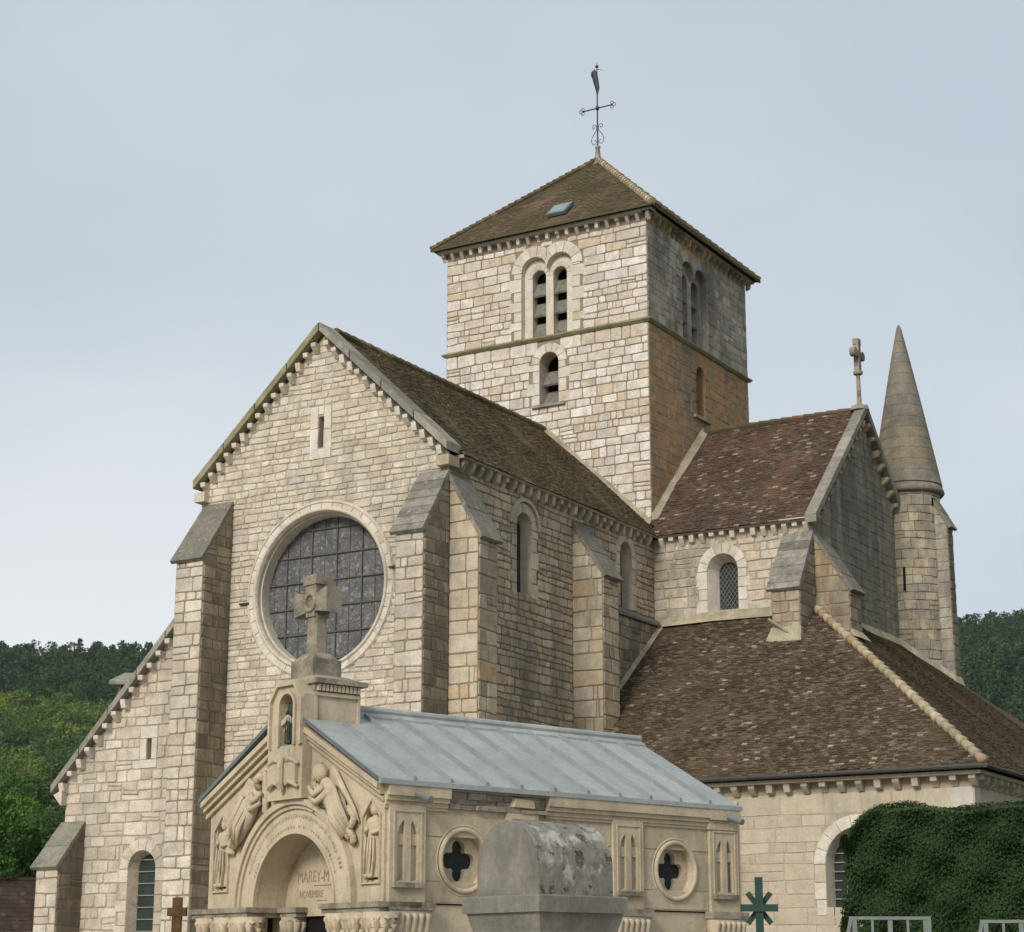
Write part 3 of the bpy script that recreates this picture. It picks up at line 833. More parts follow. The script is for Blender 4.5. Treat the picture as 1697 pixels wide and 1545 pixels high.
# stone cross on the gable
def gcross(m):
    y, z = yc, 20.0
    m.tube([(xG, y, z), (xG, y, z + 1.1)], [.085, .07], 8)
    m.lathe((xG, y, z + 1.08), [(.07, 0), (.16, .05), (.17, .14), (.08, .2)], 10)
    m.box(xG - .09, xG + .09, y - .11, y + .11, z + 1.25, z + 2.3)
    m.box(xG - .085, xG + .085, y - .30, y + .30, z + 1.74, z + 1.92)
    for s in (-1, 1):
        m.tube([(xG - .09, y + s * .34, z + 1.83), (xG + .09, y + s * .34, z + 1.83)], .16, 10)
    m.box(xG - .1, xG + .1, y - .13, y + .13, z + 2.16, z + 2.36)
part('gable_cross', 'carved_grey', church, gcross)
part('cross_base', 'coping', church, lambda m: m.lathe((xG, yc, 19.86), [(.34, 0), (.30, .12), (.16, .2)], 8))

# ---- stair turret
tc_ = (5.92, 7.95); tr = 1.10
CT = lambda u, v, n=0: Vector((tc_[0] + (tr + n) * math.cos(u / tr), tc_[1] + (tr + n) * math.sin(u / tr), v))
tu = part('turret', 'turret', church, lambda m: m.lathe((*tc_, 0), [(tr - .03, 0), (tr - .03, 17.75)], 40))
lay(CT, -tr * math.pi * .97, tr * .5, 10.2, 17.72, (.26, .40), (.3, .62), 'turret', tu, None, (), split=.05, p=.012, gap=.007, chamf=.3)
part('turret_opening_shade', 'void', tu, lambda m: m.box(-.35 * tr - .09, -.35 * tr + .09, 17.2, 17.45, .0, .03, .5, 0, CT))  # dark box on the wall face stands in for the shade of an opening
part('turret_opening_shade', 'void', tu, lambda m: m.box(-1.45 * tr - .04, -1.45 * tr + .04, 14.2, 15.0, .0, .03, .5, 0, CT))  # likewise a dark strip painted on for the shaded hollow of a slit
sp = part('spire', 'spire', church, lambda m: m.lathe((*tc_, 0), [(1.2, 17.66), (1.27, 17.74), (1.25, 17.84), (1.17, 18.0)], 40), True)
r0, z = 1.17, 18.0
k = 0
while z < 23.75:
    h = .36 + .1 * rng.random()
    z1 = min(z + h, 23.9)
    f = lambda q: 1.17 * (1 - (q - 18.0) / 6.0) ** .94 + .045
    part('spire_course', 'spire', sp, lambda m: m.lathe((*tc_, 0), [(f(z) - .01, z), (f(z), z + .008), (f(z1), z1 - .008), (f(z1) - .01, z1)], 36, rng.random()))
    z = z1
part('spire_tip', 'spire', sp, lambda m: m.lathe((*tc_, 23.85), [(.06, -.1), (.055, .08), (.035, .12)], 12))
tb = part('turret_buttress', ['mortar_dark'], church, lambda m: m.prism([(5.9, 7.62, 0), (7.38, 7.62, 0), (7.38, 7.62, 16.45), (6.9, 7.62, 17.62)], [(5.9, 8.15, 0), (7.38, 8.15, 0), (7.38, 8.15, 16.45), (6.9, 8.15, 17.62)]))
lay(SF(7.62), 6.85, 7.38, 10.0, 17.62, (.3, .5), (.4, .8), 'tower_grey', tb, [(5.9, 9), (7.38, 9), (7.38, 16.45), (6.9, 17.62)], (), 'ashlar_block', .05, p=.010, gap=.007, chamf=.3)
lay(EF(7.38), 7.62, 8.15, 10.0, 16.45, (.3, .5), (.4, .8), 'side_dark', tb, None, (), 'ashlar_block', .05)
cap_rows(tb, ((7.5, 7.55, 16.36), (7.5, 8.22, 16.36)), ((6.9, 7.55, 17.46), (6.9, 8.22, 17.46)), 'cap', 2)

# ---- bell tower
def tower_light(T, wall, cl, cr_, zs, hw, lobe, mat):
    cm = (cl + cr_) / 2
    lc, rc = cl - .09, cr_ + .09
    dx = cm - lc
    a = math.acos(min(1, dx / lobe))
    n = 10
    head = [(rc + lobe * math.cos(t), 25.42 + lobe * math.sin(t)) for t in [i * (math.pi - a) / n for i in range(n + 1)]] + [(lc + lobe * math.cos(t), 25.42 + lobe * math.sin(t)) for t in [a + i * (math.pi - a) / n for i in range(1, n + 1)]]
    rec = [(lc - lobe, zs), (rc + lobe, zs)] + head
    wn = MB()
    reveal(wn, T, rec, 0, -.2, .6)
    holes = [arch_pts(c, hw, zs + .06, 25.22) for c in (cl, cr_)]
    sheet(wn, T, rec, holes, -.2, .6)
    for h in holes:
        reveal(wn, T, h, -.2, -.55, .35)
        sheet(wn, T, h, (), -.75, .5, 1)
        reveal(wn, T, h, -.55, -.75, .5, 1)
    wn = wn.build('belfry_window', [mat, 'void'], church)
    T2 = lambda u, v, nn=0: T(u, v, nn - .2)
    for c, s in ((cl, 1), (cr_, -1)):
        ring(T2, c, 25.22, hw, lobe - .05, 0, math.pi, 7, mat, wn, p=.02, cut=(cm - s * .003, -s))
    ring(T, lc, 25.42, lobe, lobe + .42, a - .35, math.pi, 8, mat, wn, p=.03, cut=(cm - .003, -1))
    ring(T, rc, 25.42, lobe, lobe + .42, 0, math.pi - a + .35, 8, mat, wn, p=.03, cut=(cm + .003, 1))
    for s, c in ((-1, lc - lobe), (1, rc + lobe)):
        v = zs
        k = 0
        while v < 25.4:
            h = min(rng.uniform(.3, .5), 25.42 - v)
            w = (.32, .5)[k % 2]
            x0, x1 = sorted((c, c + s * w))
            stone(T, rect(x0, x1, v, v + h), mat, wn, 'jamb_stone', .028, .007, .01)
            v += h; k += 1
    for c in (cl, cr_):
        for i in range(3):
            z = zs - .32 + i * .74
            P = [(z + .46, -.52), (z + .54, -.50), (z + .02, -.22), (z - .04, -.25)]
            part('louver', 'louver', wn, lambda m: m.prism([T(c - hw + .01, v + .42, n) for v, n in P], [T(c + hw - .01, v + .42, n) for v, n in P], rng.random()))
    return rec, (lc - lobe, rc + lobe)
def tower_low(T, wall, c, hw, sill, sp, mat):
    P = arch_pts(c, hw, sill, sp)
    wn = MB()
    reveal(wn, T, P, 0, -.6, .5)
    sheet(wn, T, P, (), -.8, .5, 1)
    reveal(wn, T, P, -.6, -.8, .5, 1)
    wn = wn.build('belfry_window', [mat, 'void'], church)
    ring(T, c, sp, hw, hw + .34, 0, math.pi, 7, mat, wn, p=.03)
    jambs(T, c, hw, sill, sp, (.3, .5), mat, wn)
    for i in range(2):
        z = sill + .04 + i * .72
        Q = [(z + .48, -.55), (z + .56, -.52), (z + .02, -.2), (z - .04, -.24)]
        part('louver', 'louver', wn, lambda m: m.prism([T(c - hw + .01, v, n) for v, n in Q], [T(c + hw - .01, v, n) for v, n in Q], rng.random()))
    part('sill', 'coping', wn, lambda m: m.box(c - hw - .28, c + hw + .28, sill - .1, sill, -.3, .12, .5, 0, T))
    return P
T = SF(0)
TZ = 26.72
tfw = MB()
ft = part('tower_wall', 'mortar', church, lambda m: None)
rec, ext = tower_light(T, ft, -4.31, -3.48, 22.98, .27, .50, 'ashlar')
lowP = tower_low(T, ft, -3.82, .37, 20.5, 21.98, 'ashlar')
tfw = MB(); sheet(tfw, T, [(-8, 12), (0, 12), (0, TZ), (-8, TZ)], [rec, lowP])
def refill(o, mb, mats):
    me = mb.build('tmp', mats)
    o.data = me.data
    bpy.data.objects.remove(me)
refill(ft, tfw, 'mortar')
rl = lambda P: max(v - (19.45 - .94 * abs(u + 4)) for u, v in P) < 0
lay(T, -8, 0, 14.9, 22.82, (.26, .38), (.36, .68), 'tower_light', ft, None, [b_arch(-3.82, .77, 20.4, 21.98, .74)], drop=rl)
lay(T, -8, 0, 22.96, 26.42, (.2, .38), (.36, .75), 'tower_light', ft, None, [b_rect(ext[0] - .4, ext[1] + .4, 22.9, 25.4), b_circle(-4.42, 25.42, .95), b_circle(-3.37, 25.42, .95)])
T = EF(0)
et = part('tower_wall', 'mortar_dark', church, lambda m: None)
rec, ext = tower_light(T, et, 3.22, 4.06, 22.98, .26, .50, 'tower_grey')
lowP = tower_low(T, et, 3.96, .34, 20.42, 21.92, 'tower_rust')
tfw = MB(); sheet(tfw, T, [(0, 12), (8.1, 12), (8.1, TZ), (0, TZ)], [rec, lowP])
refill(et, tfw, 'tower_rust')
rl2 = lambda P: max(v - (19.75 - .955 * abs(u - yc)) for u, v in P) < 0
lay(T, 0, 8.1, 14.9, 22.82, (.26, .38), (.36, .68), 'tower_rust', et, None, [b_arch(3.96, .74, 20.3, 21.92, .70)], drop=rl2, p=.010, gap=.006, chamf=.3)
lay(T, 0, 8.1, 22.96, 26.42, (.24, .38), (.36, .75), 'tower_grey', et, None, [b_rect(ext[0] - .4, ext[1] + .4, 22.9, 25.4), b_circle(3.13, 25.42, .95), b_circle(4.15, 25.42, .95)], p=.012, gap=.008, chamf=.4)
part('tower_back', 'mortar_dark', church, lambda m: (m.poly([(-8, 0, 12), (-8, 8.1, 12), (-8, 8.1, TZ), (-8, 0, TZ)]), m.poly([(-8, 8.1, 12), (0, 8.1, 12), (0, 8.1, TZ), (-8, 8.1, TZ)])))
def string(m):
    for a, b in (((-8.13, -.13), (.13, 0)), ((0, -.13), (.13, 8.23))): pass
    pr = [(0, 22.80), (.06, 22.80), (.14, 22.88), (.14, 22.92), (0, 22.99)]
    m.prism([(-8 - n, -n, z) for n, z in pr], [(n, -n, z) for n, z in pr])
    m.prism([(n, -n, z) for n, z in pr], [(n, 8.1 + n, z) for n, z in pr])
part('string_course', 'coping_moss', church, string)
cornice_s(0, -8.3, .3, 26.42, 22, 'ashlar', ft, .28, .19, church, .12)
cornice_e(0, -.24, 8.4, 26.42, 22, 'side', et, .28, .19, church, .12)
ap = Vector((-4, 4.05, 31.0))
E4 = [Vector((-8.42, -.42, 26.80)), Vector((.42, -.42, 26.80)), Vector((.42, 8.52, 26.80)), Vector((-8.42, 8.52, 26.80))]
for i in range(4):
    a, b = E4[i], E4[(i + 1) % 4]
    U = (b - a).normalized(); mid = (a + b) / 2
    V = (ap - mid); V = (V - U * V.dot(U)).normalized()
    roof(church, 'tower_roof', a, U, V, [a, b, ap], 'tile_tower', 11 + i, .19, .12)
part('eave_edge', 'tile_tower', church, lambda m: (m.box(-8.45, .45, -.45, -.40, 26.76, 26.83), m.box(.40, .45, -.40, 8.55, 26.76, 26.83)))
for i in range(4):
    a = E4[i]
    n = 26
    d = (ap - a) / n
    out_ = Vector((a.x + 4, a.y - 4.05, 0)).normalized()
    for j in range(n):
        p = a + d * j + Vector((0, 0, .07)); q = a + d * (j + 1.12) + Vector((0, 0, .05))
        if i in (0, 1, 2):
            part('hip_tile', 'tile_hip' if i == 1 else 'tile_tower', church, lambda m: m.tube([p, q], [.13, .10], 7, rng.random()))
# roof window
T_ = None
pu = (ap - (E4[0] + E4[1]) / 2).normalized(); pn = Vector((1, 0, 0)).cross(pu)
if pn.z < 0: pn = -pn
def skyl(c, hw, hh):
    P = lambda u, v, n: c + Vector((1, 0, 0)) * u + pu * v + pn * n
    s = part('skylight', 'zinc_dark', church, lambda m: m.box(-hw, hw, -hh, hh, .02, .13, .5, 0, P))
    part('pane', 'steel_glass', s, lambda m: m.box(-hw + .07, hw - .07, -hh + .07, hh - .07, .13, .14, .5, 0, P))
skyl(Vector((-4, -.46, 26.8)) + Vector((.42, 0, 0)) + pu * 1.22, .38, .42)
# weather cock
va = part('weather_vane', 'lead', church, lambda m: m.lathe((ap.x, ap.y, 30.72), [(.34, 0), (.2, .16), (.12, .38), (.075, .75), (.1, .78), (.1, .84), (.05, .88)], 12), True)
vx, vy = ap.x, ap.y
part('shaft', 'iron', va, lambda m: m.tube([(vx, vy, 31.4), (vx, vy, 34.85)], [.032, .022], 8))
part('cross_bar', 'iron', va, lambda m: (m.tube([(vx - .62, vy, 33.12), (vx + .62, vy, 33.12)], .024, 6), m.lathe((vx, vy, 33.02), [(.03, 0), (.07, .06), (.07, .14), (.03, .2)], 8)))
def trefoil(m, s):
    for dx, dz in ((.09, 0), (0, .085), (0, -.085)):
        c = (vx + s * (.62 + dx), 33.12 + dz)
        m.tube([(c[0] + .06 * math.cos(t), vy, c[1] + .06 * math.sin(t)) for t in [2 * math.pi * i / 12 for i in range(13)]], .013, 5)
for s in (-1, 1):
    part('trefoil', 'iron', va, lambda m: trefoil(m, s))
    def scroll(m):
        pts = []
        for i in range(16):
            t = i / 15
            a = -2.2 + t * 4.6; q = .03 + .09 * (1 - t) if False else .035 + .085 * t
            pts.append((vx + s * (.14 + q * math.cos(math.pi - a + 2.4)), vy, 32.42 + q * math.sin(math.pi - a + 2.4)))
        body = [(vx + s * x, vy, z) for x, z in ((.03, 32.28), (.10, 32.16), (.20, 32.02), (.26, 31.88), (.25, 31.76), (.18, 31.67), (.10, 31.68), (.06, 31.76), (.09, 31.84), (.14, 31.82))]
        m.tube(body, .014, 5)
        m.tube([(vx + s * x, vy, z) for x, z in ((.02, 32.26), (.05, 32.40), (.12, 32.47), (.20, 32.44), (.22, 32.36), (.17, 32.30), (.12, 32.33), (.14, 32.38))], .014, 5)
    part('scroll', 'iron', va, scroll)
part('weather_cock', 'iron', va, lambda m: (m.tube([(vx - .19, vy - .05, 34.6), (vx - .15, vy - .03, 34.66), (vx - .10, vy - .01, 34.5), (vx - .04, vy, 34.2), (vx + .01, vy + .01, 33.92), (vx + .01, vy, 33.68)], [.04, .10, .13, .11, .09, .03], 8, .5, 0, (0, 1, 0), .45),
    m.tube([(vx - .17, vy - .05, 34.6), (vx - .2, vy - .06, 34.42)], [.05, .02], 6), m.tube([(vx, vy, 34.72), (vx + .28, vy + .05, 34.62)], [.012, .005], 5)))
part('finial', 'iron', va, lambda m: (m.lathe((vx, vy, 34.76), [(.02, 0), (.06, .04), (.06, .08), (.015, .14)], 8), m.tube([(vx - .09, vy, 34.84), (vx + .09, vy, 34.84)], .01, 5), m.tube([(vx, vy, 34.8), (vx, vy, 34.98)], .01, 5)))

# ---- roofs of nave arm and transept arm
k = .94
zr = 19.55
def ra(x, y): return (x, y, zr - k * abs(x + 4))
roof(church, 'nave_roof', ra(.58, 0), (0, 1, 0), (-1, 0, k), [ra(.58, yF + .3), ra(.58, -.80), ra(0, -.02), ra(-4, -.02), ra(-4, yF + .3)], 'tile_nave', 31)
part('nave_roof', 'tile_nave', church, lambda m: m.poly([ra(-8.66, yF + .3), ra(-4, yF + .3), ra(-4, 0), ra(-8.66, 0)], .3))
for j in range(30):
    y = yF + .5 + j * .405
    part('ridge_tile', 'tile_nave', church, lambda m: m.tube([(-4, y, zr + .06), (-4, y + .44, zr + .04)], [.13, .115], 7, rng.random()))
kb = .955
zb = 19.86
def rb(x, y): return (x, y, zb - kb * abs(y - yc))
roof(church, 'transept_roof', rb(.58, -.80), (1, 0, 0), (0, 1, kb), [rb(.58, -.80), rb(xG - .06, -.80), rb(xG - .06, yc), rb(.02, yc), rb(.02, -.02)], 'tile_red', 41, .19, .115, .34)
part('transept_roof', 'tile_red', church, lambda m: m.poly([rb(.02, yc), rb(xG - .06, yc), rb(xG - .06, 9), rb(.02, 9)], .3))
for j in range(13):
    x = .1 + j * .41
    part('ridge_tile', 'tile_nave', church, lambda m: m.tube([(x, yc, zb + .06), (x + .45, yc, zb + .04)], [.12, .105], 7, rng.random()))
def fillet(m, pts, a, b):
    for (p, q) in zip(pts, pts[1:]):
        p, q = Vector(p), Vector(q)
        m.prism([p, p + Vector(a), p + Vector(b)], [q, q + Vector(a), q + Vector(b)], rng.random())
part('flashing', 'flash', church, lambda m: fillet(m, [ra(-4, -.01)] + [tuple(Vector(ra(-4 + i * .5, -.01)) + Vector((0, 0, rng.uniform(-.02, .04)))) for i in range(1, 8)] + [ra(.02, -.01)], (0, -.22, .03), (0, 0, .22)))
part('flashing', 'flash', church, lambda m: fillet(m, [rb(.01, yc)] + [tuple(Vector(rb(.01, yc - i * .5)) + Vector((0, 0, rng.uniform(-.02, .05)))) for i in range(1, 8)] + [rb(.01, 0)], (.22, 0, .03), (0, 0, .25)))

# ---- chapel with the hipped roof in the angle
ye, xe, zt, ze = -7.66, 12.92, 12.42, 6.74
kc = (zt - ze) / 7.16
yC, xC = -7.21, 12.47
zl = lambda y: ze + (y - ye) * kc
T = SF(yC)
wc = (9.38, .92, 3.12, 4.42)
cw = part('chapel_wall', 'mortar_light', church, lambda m: sheet(m, T, [(xA, 0), (xC, 0), (xC, 6.62), (xA, 6.62)], [arch_pts(*wc)]))
lay(T, xA, xC, 2.2, 6.24, (.26, .44), (.45, 1.0), 'chapel_wall', cw, None, [b_arch(wc[0], 1.24, wc[2], wc[3], 1.26), b_rect(5.3, 6.05, 0, 6.1), b_rect(xC - .6, xC, 5.45, 6.3)], split=.08, gap=.008, p=.013, chamf=.35)
stone(T, rect(xC - .62, xC, 5.45, 6.24), 'plaster', cw, 'ashlar_block', .02, .006, .01)
arched_window(T, wc, 'ashlar', .33, 'glass_dark', .45, 9, (.3, .34), .06, 9, 4)
cornice_s(yC, xA + 4, xC + .3, 6.24, 17, 'chapel_wall', cw, .28, .26)
part('chapel_buttress', 'chapel_wall', church, lambda m: m.prism([(5.3, yC - .55, 0), (5.3, yC, 0), (5.3, yC, 6.15), (5.3, yC - .55, 5.6)], [(6.03, yC - .55, 0), (6.03, yC, 0), (6.03, yC, 6.15), (6.03, yC - .55, 5.6)]))
T = EF(xC)
cw2 = part('chapel_wall', 'mortar_light', church, lambda m: sheet(m, T, [(yC, 0), (13, 0), (13, 6.62), (yC, 6.62)]))
lay(T, yC, 0, 4.2, 6.24, (.26, .44), (.45, 1.0), 'chapel_wall', cw2, None, [b_rect(yC, yC + .5, 5.45, 6.3)], split=.08, gap=.008, p=.013, chamf=.35)
stone(T, rect(yC, yC + .52, 5.45, 6.24), 'plaster', cw2, 'ashlar_block', .02, .006, .01)
cornice_e(xC, yC - .2, 3, 6.24, 20, 'chapel_wall', cw2, .28, .26)
rf = lambda x, y: (x, y, zl(y))
rr_ = lambda x, y: (x, y, ze + (xe - x) * kc)
roof(church, 'chapel_roof', rf(xA, ye), (1, 0, 0), (0, 1, kc), [rf(xA, ye), rf(xe, ye), rf(xe - 7.16, ye + 7.16), rf(xA, ye + 7.16)], 'tile_dark', 51, .165, .105, .36)
roof(church, 'chapel_roof', rr_(xe, ye), (0, 1, 0), (-1, 0, kc), [rr_(xe, ye), rr_(xe, 13.4), rr_(xe - 6.0, 7.5), rr_(xe - 7.16, 7.5), rr_(xe - 7.16, ye + 7.16)], 'tile_brown', 52, .19, .12)
part('chapel_roof', 'tile_brown', church, lambda m: m.poly([(xe, 13.4, ze), (xe - 6, 7.5, ze + 6 * kc), (0, 7.5, ze + 6 * kc), (0, 13.4, ze)], .4))
nh = 30
h0, h1 = Vector((xe, ye, ze)), Vector((xe - 7.16, ye + 7.16, zt))
for j in range(nh):
    p = h0.lerp(h1, j / nh) + Vector((0, 0, .075)); q = h0.lerp(h1, (j + 1.15) / nh) + Vector((0, 0, .05))
    part('hip_tile', 'tile_hip', church, lambda m: m.tube([p, q], [.15, .095], 8, rng.random()), True)
part('gutter', 'gutter', church, lambda m: (m.tube([(xA, ye - .05, ze - .05), (xe + .08, ye - .05, ze - .05)], .062, 8), m.tube([(xe + .05, ye - .1, ze - .05), (xe + .05, 13.4, ze - .05)], .062, 8)))
part('flashing', 'flash', church, lambda m: fillet(m, [(xA + .3, yB, zt + .03), (2.5, yB, zt + .06), (4.86, yB, zt + .03)], (0, -.3, -.16), (0, 0, .22)))
part('flashing', 'flash', church, lambda m: fillet(m, [(xA + .3, yB, zt + .05), (xA + .3, -3, zl(-3) + .05), (xA + .3, -7.6, zl(-7.6) + .05)], (.13, 0, 0), (0, 0, .12)))
def rz(x): return ze + (xe - x) * kc
part('flashing', 'flash', church, lambda m: (fillet(m, [(xG, -.55, zt + .12), (xG, .0, zt)], (.3, -.25, -.3), (0, 0, .3)), fillet(m, [(6.86, -.5, rz(6.86)), (6.86, .48, rz(6.86))], (.28, 0, -.1), (0, 0, .22)), fillet(m, [(xG, .48, rz(xG)), (xG, 6.8, rz(xG)), (6.3, 6.85, rz(6.3)), (6.9, 7.5, rz(6.9)), (7.38, 7.55, rz(7.38)), (7.42, 8.2, rz(7.42))], (.16, -.22, -.1), (0, 0, .22))))

# ---- low aisle left of the gable front
yL = yF + .03
T = SF(yL)
wa = (-9.92, .5, 2.2, 4.54)
rk = lambda x: 12.0 + (x + 8.28) * 1.036     # underside of the sloping coping
sl2 = rect(-9.95, -9.77, 7.6, 8.2)
aw = part('aisle_wall', 'mortar_light', church, lambda m: sheet(m, T, [(-12.95, 0), (xL + .1, 0), (xL + .1, rk(xL + .1)), (-12.95, rk(-12.95))], [arch_pts(*wa), sl2]))
lay(T, -12.95, xL + .1, 1.9, 12.1, (.26, .40), (.38, .75), 'facade', aw, [(-12.95, 1), (xL + .1, 1), (xL + .1, rk(xL + .1)), (-12.95, rk(-12.95))], [b_arch(wa[0], .86, wa[2], wa[3], .84), b_rect(-10.2, -9.55, 7.35, 8.55)])
for P in (rect(-10.2, -9.95, 7.6, 8.2), rect(-9.77, -9.55, 7.6, 8.2), rect(-10.2, -9.55, 8.2, 8.55), rect(-10.2, -9.55, 7.35, 7.6)):
    stone(T, P, 'ashlar', aw, 'jamb_stone', .03, .006, .01)
part('slit_window', ['ashlar', 'void'], church, lambda m: (reveal(m, T, sl2, 0, -.35), sheet(m, T, sl2, (), -.35, .5, 1)))
arched_window(T, wa, 'facade', .34, 'glass_green', .35, 7, (.3, .42), .1, 8, 0)
for i in range(5):
    P = []
    for t in (i / 5 + .003, (i + 1) / 5 - .003):
        x = -13.32 + (xL + .1 + 13.32) * t
        P.append((x, rk(x) + .22))
    A = [(P[0][0], yL - .3, P[0][1]), (P[1][0], yL - .3, P[1][1]), (P[1][0], yL - .3, P[1][1] - .24), (P[0][0], yL - .3, P[0][1] - .24)]
    part('coping_stone', 'coping', church, lambda m: m.prism(A, [(q[0], yL + .4, q[2]) for q in A], rng.random()))
for i in range(16):
    x = -12.95 + 4.75 * i / 15
    corbel(aw, (x, yL, rk(x) - .1), 'S', 'ashlar', .18, .28, .30)
part('kneeler_block', 'ashlar', church, lambda m: m.prism([(-13.22, yL - .25, 6.72), (-12.94, yL - .25, 6.42), (-12.9, yL - .25, 6.42), (-12.9, yL - .25, 6.86)], [(-13.22, yL + .2, 6.72), (-12.94, yL + .2, 6.42), (-12.9, yL + .2, 6.42), (-12.9, yL + .2, 6.86)]))
buttress_s(-12.98, -12.15, yL, 1.0, 4.62, 5.85, 'facade', 'side_dark', (.3, .5), 1.9, 2)
part('aisle_roof', 'tile_nave', church, lambda m: m.poly([(-13.5, yL + .3, rk(-13.5) + .1), (xL, yL + .3, rk(xL) + .1), (xL, 0, rk(xL) + .1), (-13.5, 0, rk(-13.5) + .1)], .3))
part('aisle_side_wall', 'mortar', church, lambda m: (m.box(-12.95, -12.6, yL + .02, 0, 0, 7.0), m.box(xL - .02, xL + .2, yL + .1, 0, 0, 15.2)))

# ---- gather the masonry: the largest 300 of a kind as objects, the rest as one mesh
HID = [[(343, 1345), (458, 1215), (458, 1130), (600, 1130), (600, 1188), (1060, 1228), (1225, 1345), (1225, 1560), (343, 1560)], [(1393, 1400), (1440, 1345), (1720, 1335), (1720, 1560), (1390, 1560)]]
def inside(p, q):
    c = False
    for i in range(len(q)):
        a, b = q[i], q[i - 1]
        if (a[1] > p[1]) != (b[1] > p[1]) and p[0] < (b[0] - a[0]) * (p[1] - a[1]) / (b[1] - a[1]) + a[0]: c = not c
    return c
def flush_pieces(root, hid, limit=300):
    by = {}
    for P in PIECES:
        pts = [px(root.matrix_world @ P[0](u, v, P[5])) for u, v in P[1]]
        c = (sum(p[0] for p in pts) / len(pts), sum(p[1] for p in pts) / len(pts))
        a = area(pts)
        if any(inside(c, h) for h in hid) or not (0 < c[0] < 1697 and 0 < c[1] < 1545): a = 0
        by.setdefault(P[4], []).append((a, P))
    rest = MB(); mats = []
    for kind, L in by.items():
        L.sort(key=lambda t: -t[0])
        for i, (a, (T, poly, mat, wall, kd, p, gap, bev, r)) in enumerate(L):
            if i < limit and a > 0:
                m = MB(); stone_mesh(m, T, poly, p, gap, bev, r)
                m.build(kd, mat, wall)
            else:
                if mat not in mats: mats.append(mat)
                stone_mesh(rest, T, poly, p, gap, bev, r, mats.index(mat))
    if rest.f: rest.build('masonry', mats, root, kind='stuff')
    print('pieces', {k: len(v) for k, v in by.items()})
    PIECES.clear()
flush_pieces(church, HID)

# ------------------------------------------------------------------ mausoleum in front of the church
TH = R(19)
OM = Vector((13.42, -34.61, 0))
mau = empty('mausoleum', 'tan carved stone mausoleum with grey zinc roof, arched door and stone cross', 'mausoleum', OM, -TH)
mau.matrix_world = Matrix.Translation(OM) @ Matrix.Rotation(-TH, 4, 'Z')
W, D, ZL = 4.2, 6.5, 2.52            # width (x from -W to 0), depth (y), ledge height
UC = -2.08
F = SF(0)
# front wall with the arch
AC, AS, AR = -2.0, 2.52, .96
arch_loop = [(AC + AR * math.cos(math.pi * i / 28), AS + AR * math.sin(math.pi * i / 28)) for i in range(29)]
nicheL = arch_pts(-3.86, .155, 2.80, 3.58, 10); nicheR = arch_pts(-.26, .155, 2.80, 3.58, 10)
front_out = [(-W, ZL), (AC - AR, ZL)] + arch_loop[::-1][1:-1] + [(AC + AR, ZL), (0, ZL), (0, 3.92), (UC, 5.0), (-W, 3.92)]
def mfront(m):
    sheet(m, F, front_out, [nicheL, nicheR])
    for q in (nicheL, nicheR):
        reveal(m, F, q, 0, -.16); sheet(m, F, q, (), -.16)
    # vault of the porch
    for a, b in zip(arch_loop, arch_loop[1:]):
        m.poly([F(*a, 0), F(*b, 0), F(*b, -.5), F(*a, -.5)], .4)
mf = part('front_wall', 'carved', mau, mfront)
def ringband(m, T, c, r0, r1, n0, n1, a0=0, a1=math.pi, k=36):
    for i in range(k):
        t, s = a0 + (a1 - a0) * i / k, a0 + (a1 - a0) * (i + 1) / k
        m.prism([T(c[0] + q * math.cos(t), c[1] + q * math.sin(t), n) for q, n in ((r0, n0), (r0, n1), (r1, n1), (r1, n0))], [T(c[0] + q * math.cos(s), c[1] + q * math.sin(s), n) for q, n in ((r0, n0), (r0, n1), (r1, n1), (r1, n0))], .5, 0, (i == 0, i == k - 1))
part('arch_band', 'carved', mf, lambda m: ringband(m, F, (AC, AS), .965, 1.29, -.02, .025))
for q0, q1, n0_, n1_ in ((.955, .985, -.02, .05), (1.29, 1.345, 0, .06), (1.347, 1.43, 0, .10)):
    part('arch_moulding', 'carved', mf, lambda m: ringband(m, F, (AC, AS), q0, q1, n0_, n1_))
# worn incised lettering round the arch band: short strokes in two rows
def worn(m):
    r_ = random.Random(5)
    for rad, h, n in ((1.19, .075, 46), (1.05, .065, 40)):
        for i in range(n):
            t = math.pi * (.12 + .76 * (i + .5) / n)
            if r_.random() < .16: continue
            for s in (-1, 1):
                t2 = t + s * .011 + r_.uniform(-.004, .004)
                h2 = h * r_.uniform(.35, 1)
                a, b = rad - h2 / 2, rad + h2 / 2
                w = .0075
                m.poly([F(AC + q * math.cos(t2 + o / q), AS + q * math.sin(t2 + o / q), .0275) for q, o in ((a, -w), (a, w), (b, w * r_.uniform(-1, 1)), (b, -w))], .2)
part('worn_inscription', 'carved_grey', mf, worn)
# panel inside the porch with its inscription
tp = part('tympanum', 'carved', mau, lambda m: (sheet(m, F, [(AC + .98 * math.cos(math.pi * i / 24), AS + .98 * math.sin(math.pi * i / 24)) for i in range(25)], (), -.5, .7), m.box(AC - 1, AC + 1, ZL - .12, ZL, -.62, -.5, .6, 0, F)))
def letters(txt, x, z, size, n):
    cu = bpy.data.curves.new('lettering', 'FONT')
    cu.body = txt; cu.size = size; cu.extrude = .002
    t_ = bpy.data.objects.new('lettering', cu)
    scene.collection.objects.link(t_)
    me = bpy.data.meshes.new_from_object(t_)
    bpy.data.objects.remove(t_)
    me.materials.clear(); me.materials.append(MATS['lettering'])
    o = bpy.data.objects.new('lettering', me)
    scene.collection.objects.link(o)
    o.parent = tp
    o.location = (x, n, z); o.rotation_euler = (math.pi / 2, 0, 0); o.scale = (.8, 1, 1)
letters('MAREY-M', -2.68, 2.86, .225, .496)
letters('NOVEMBRE', -2.62, 2.65, .14, .496)
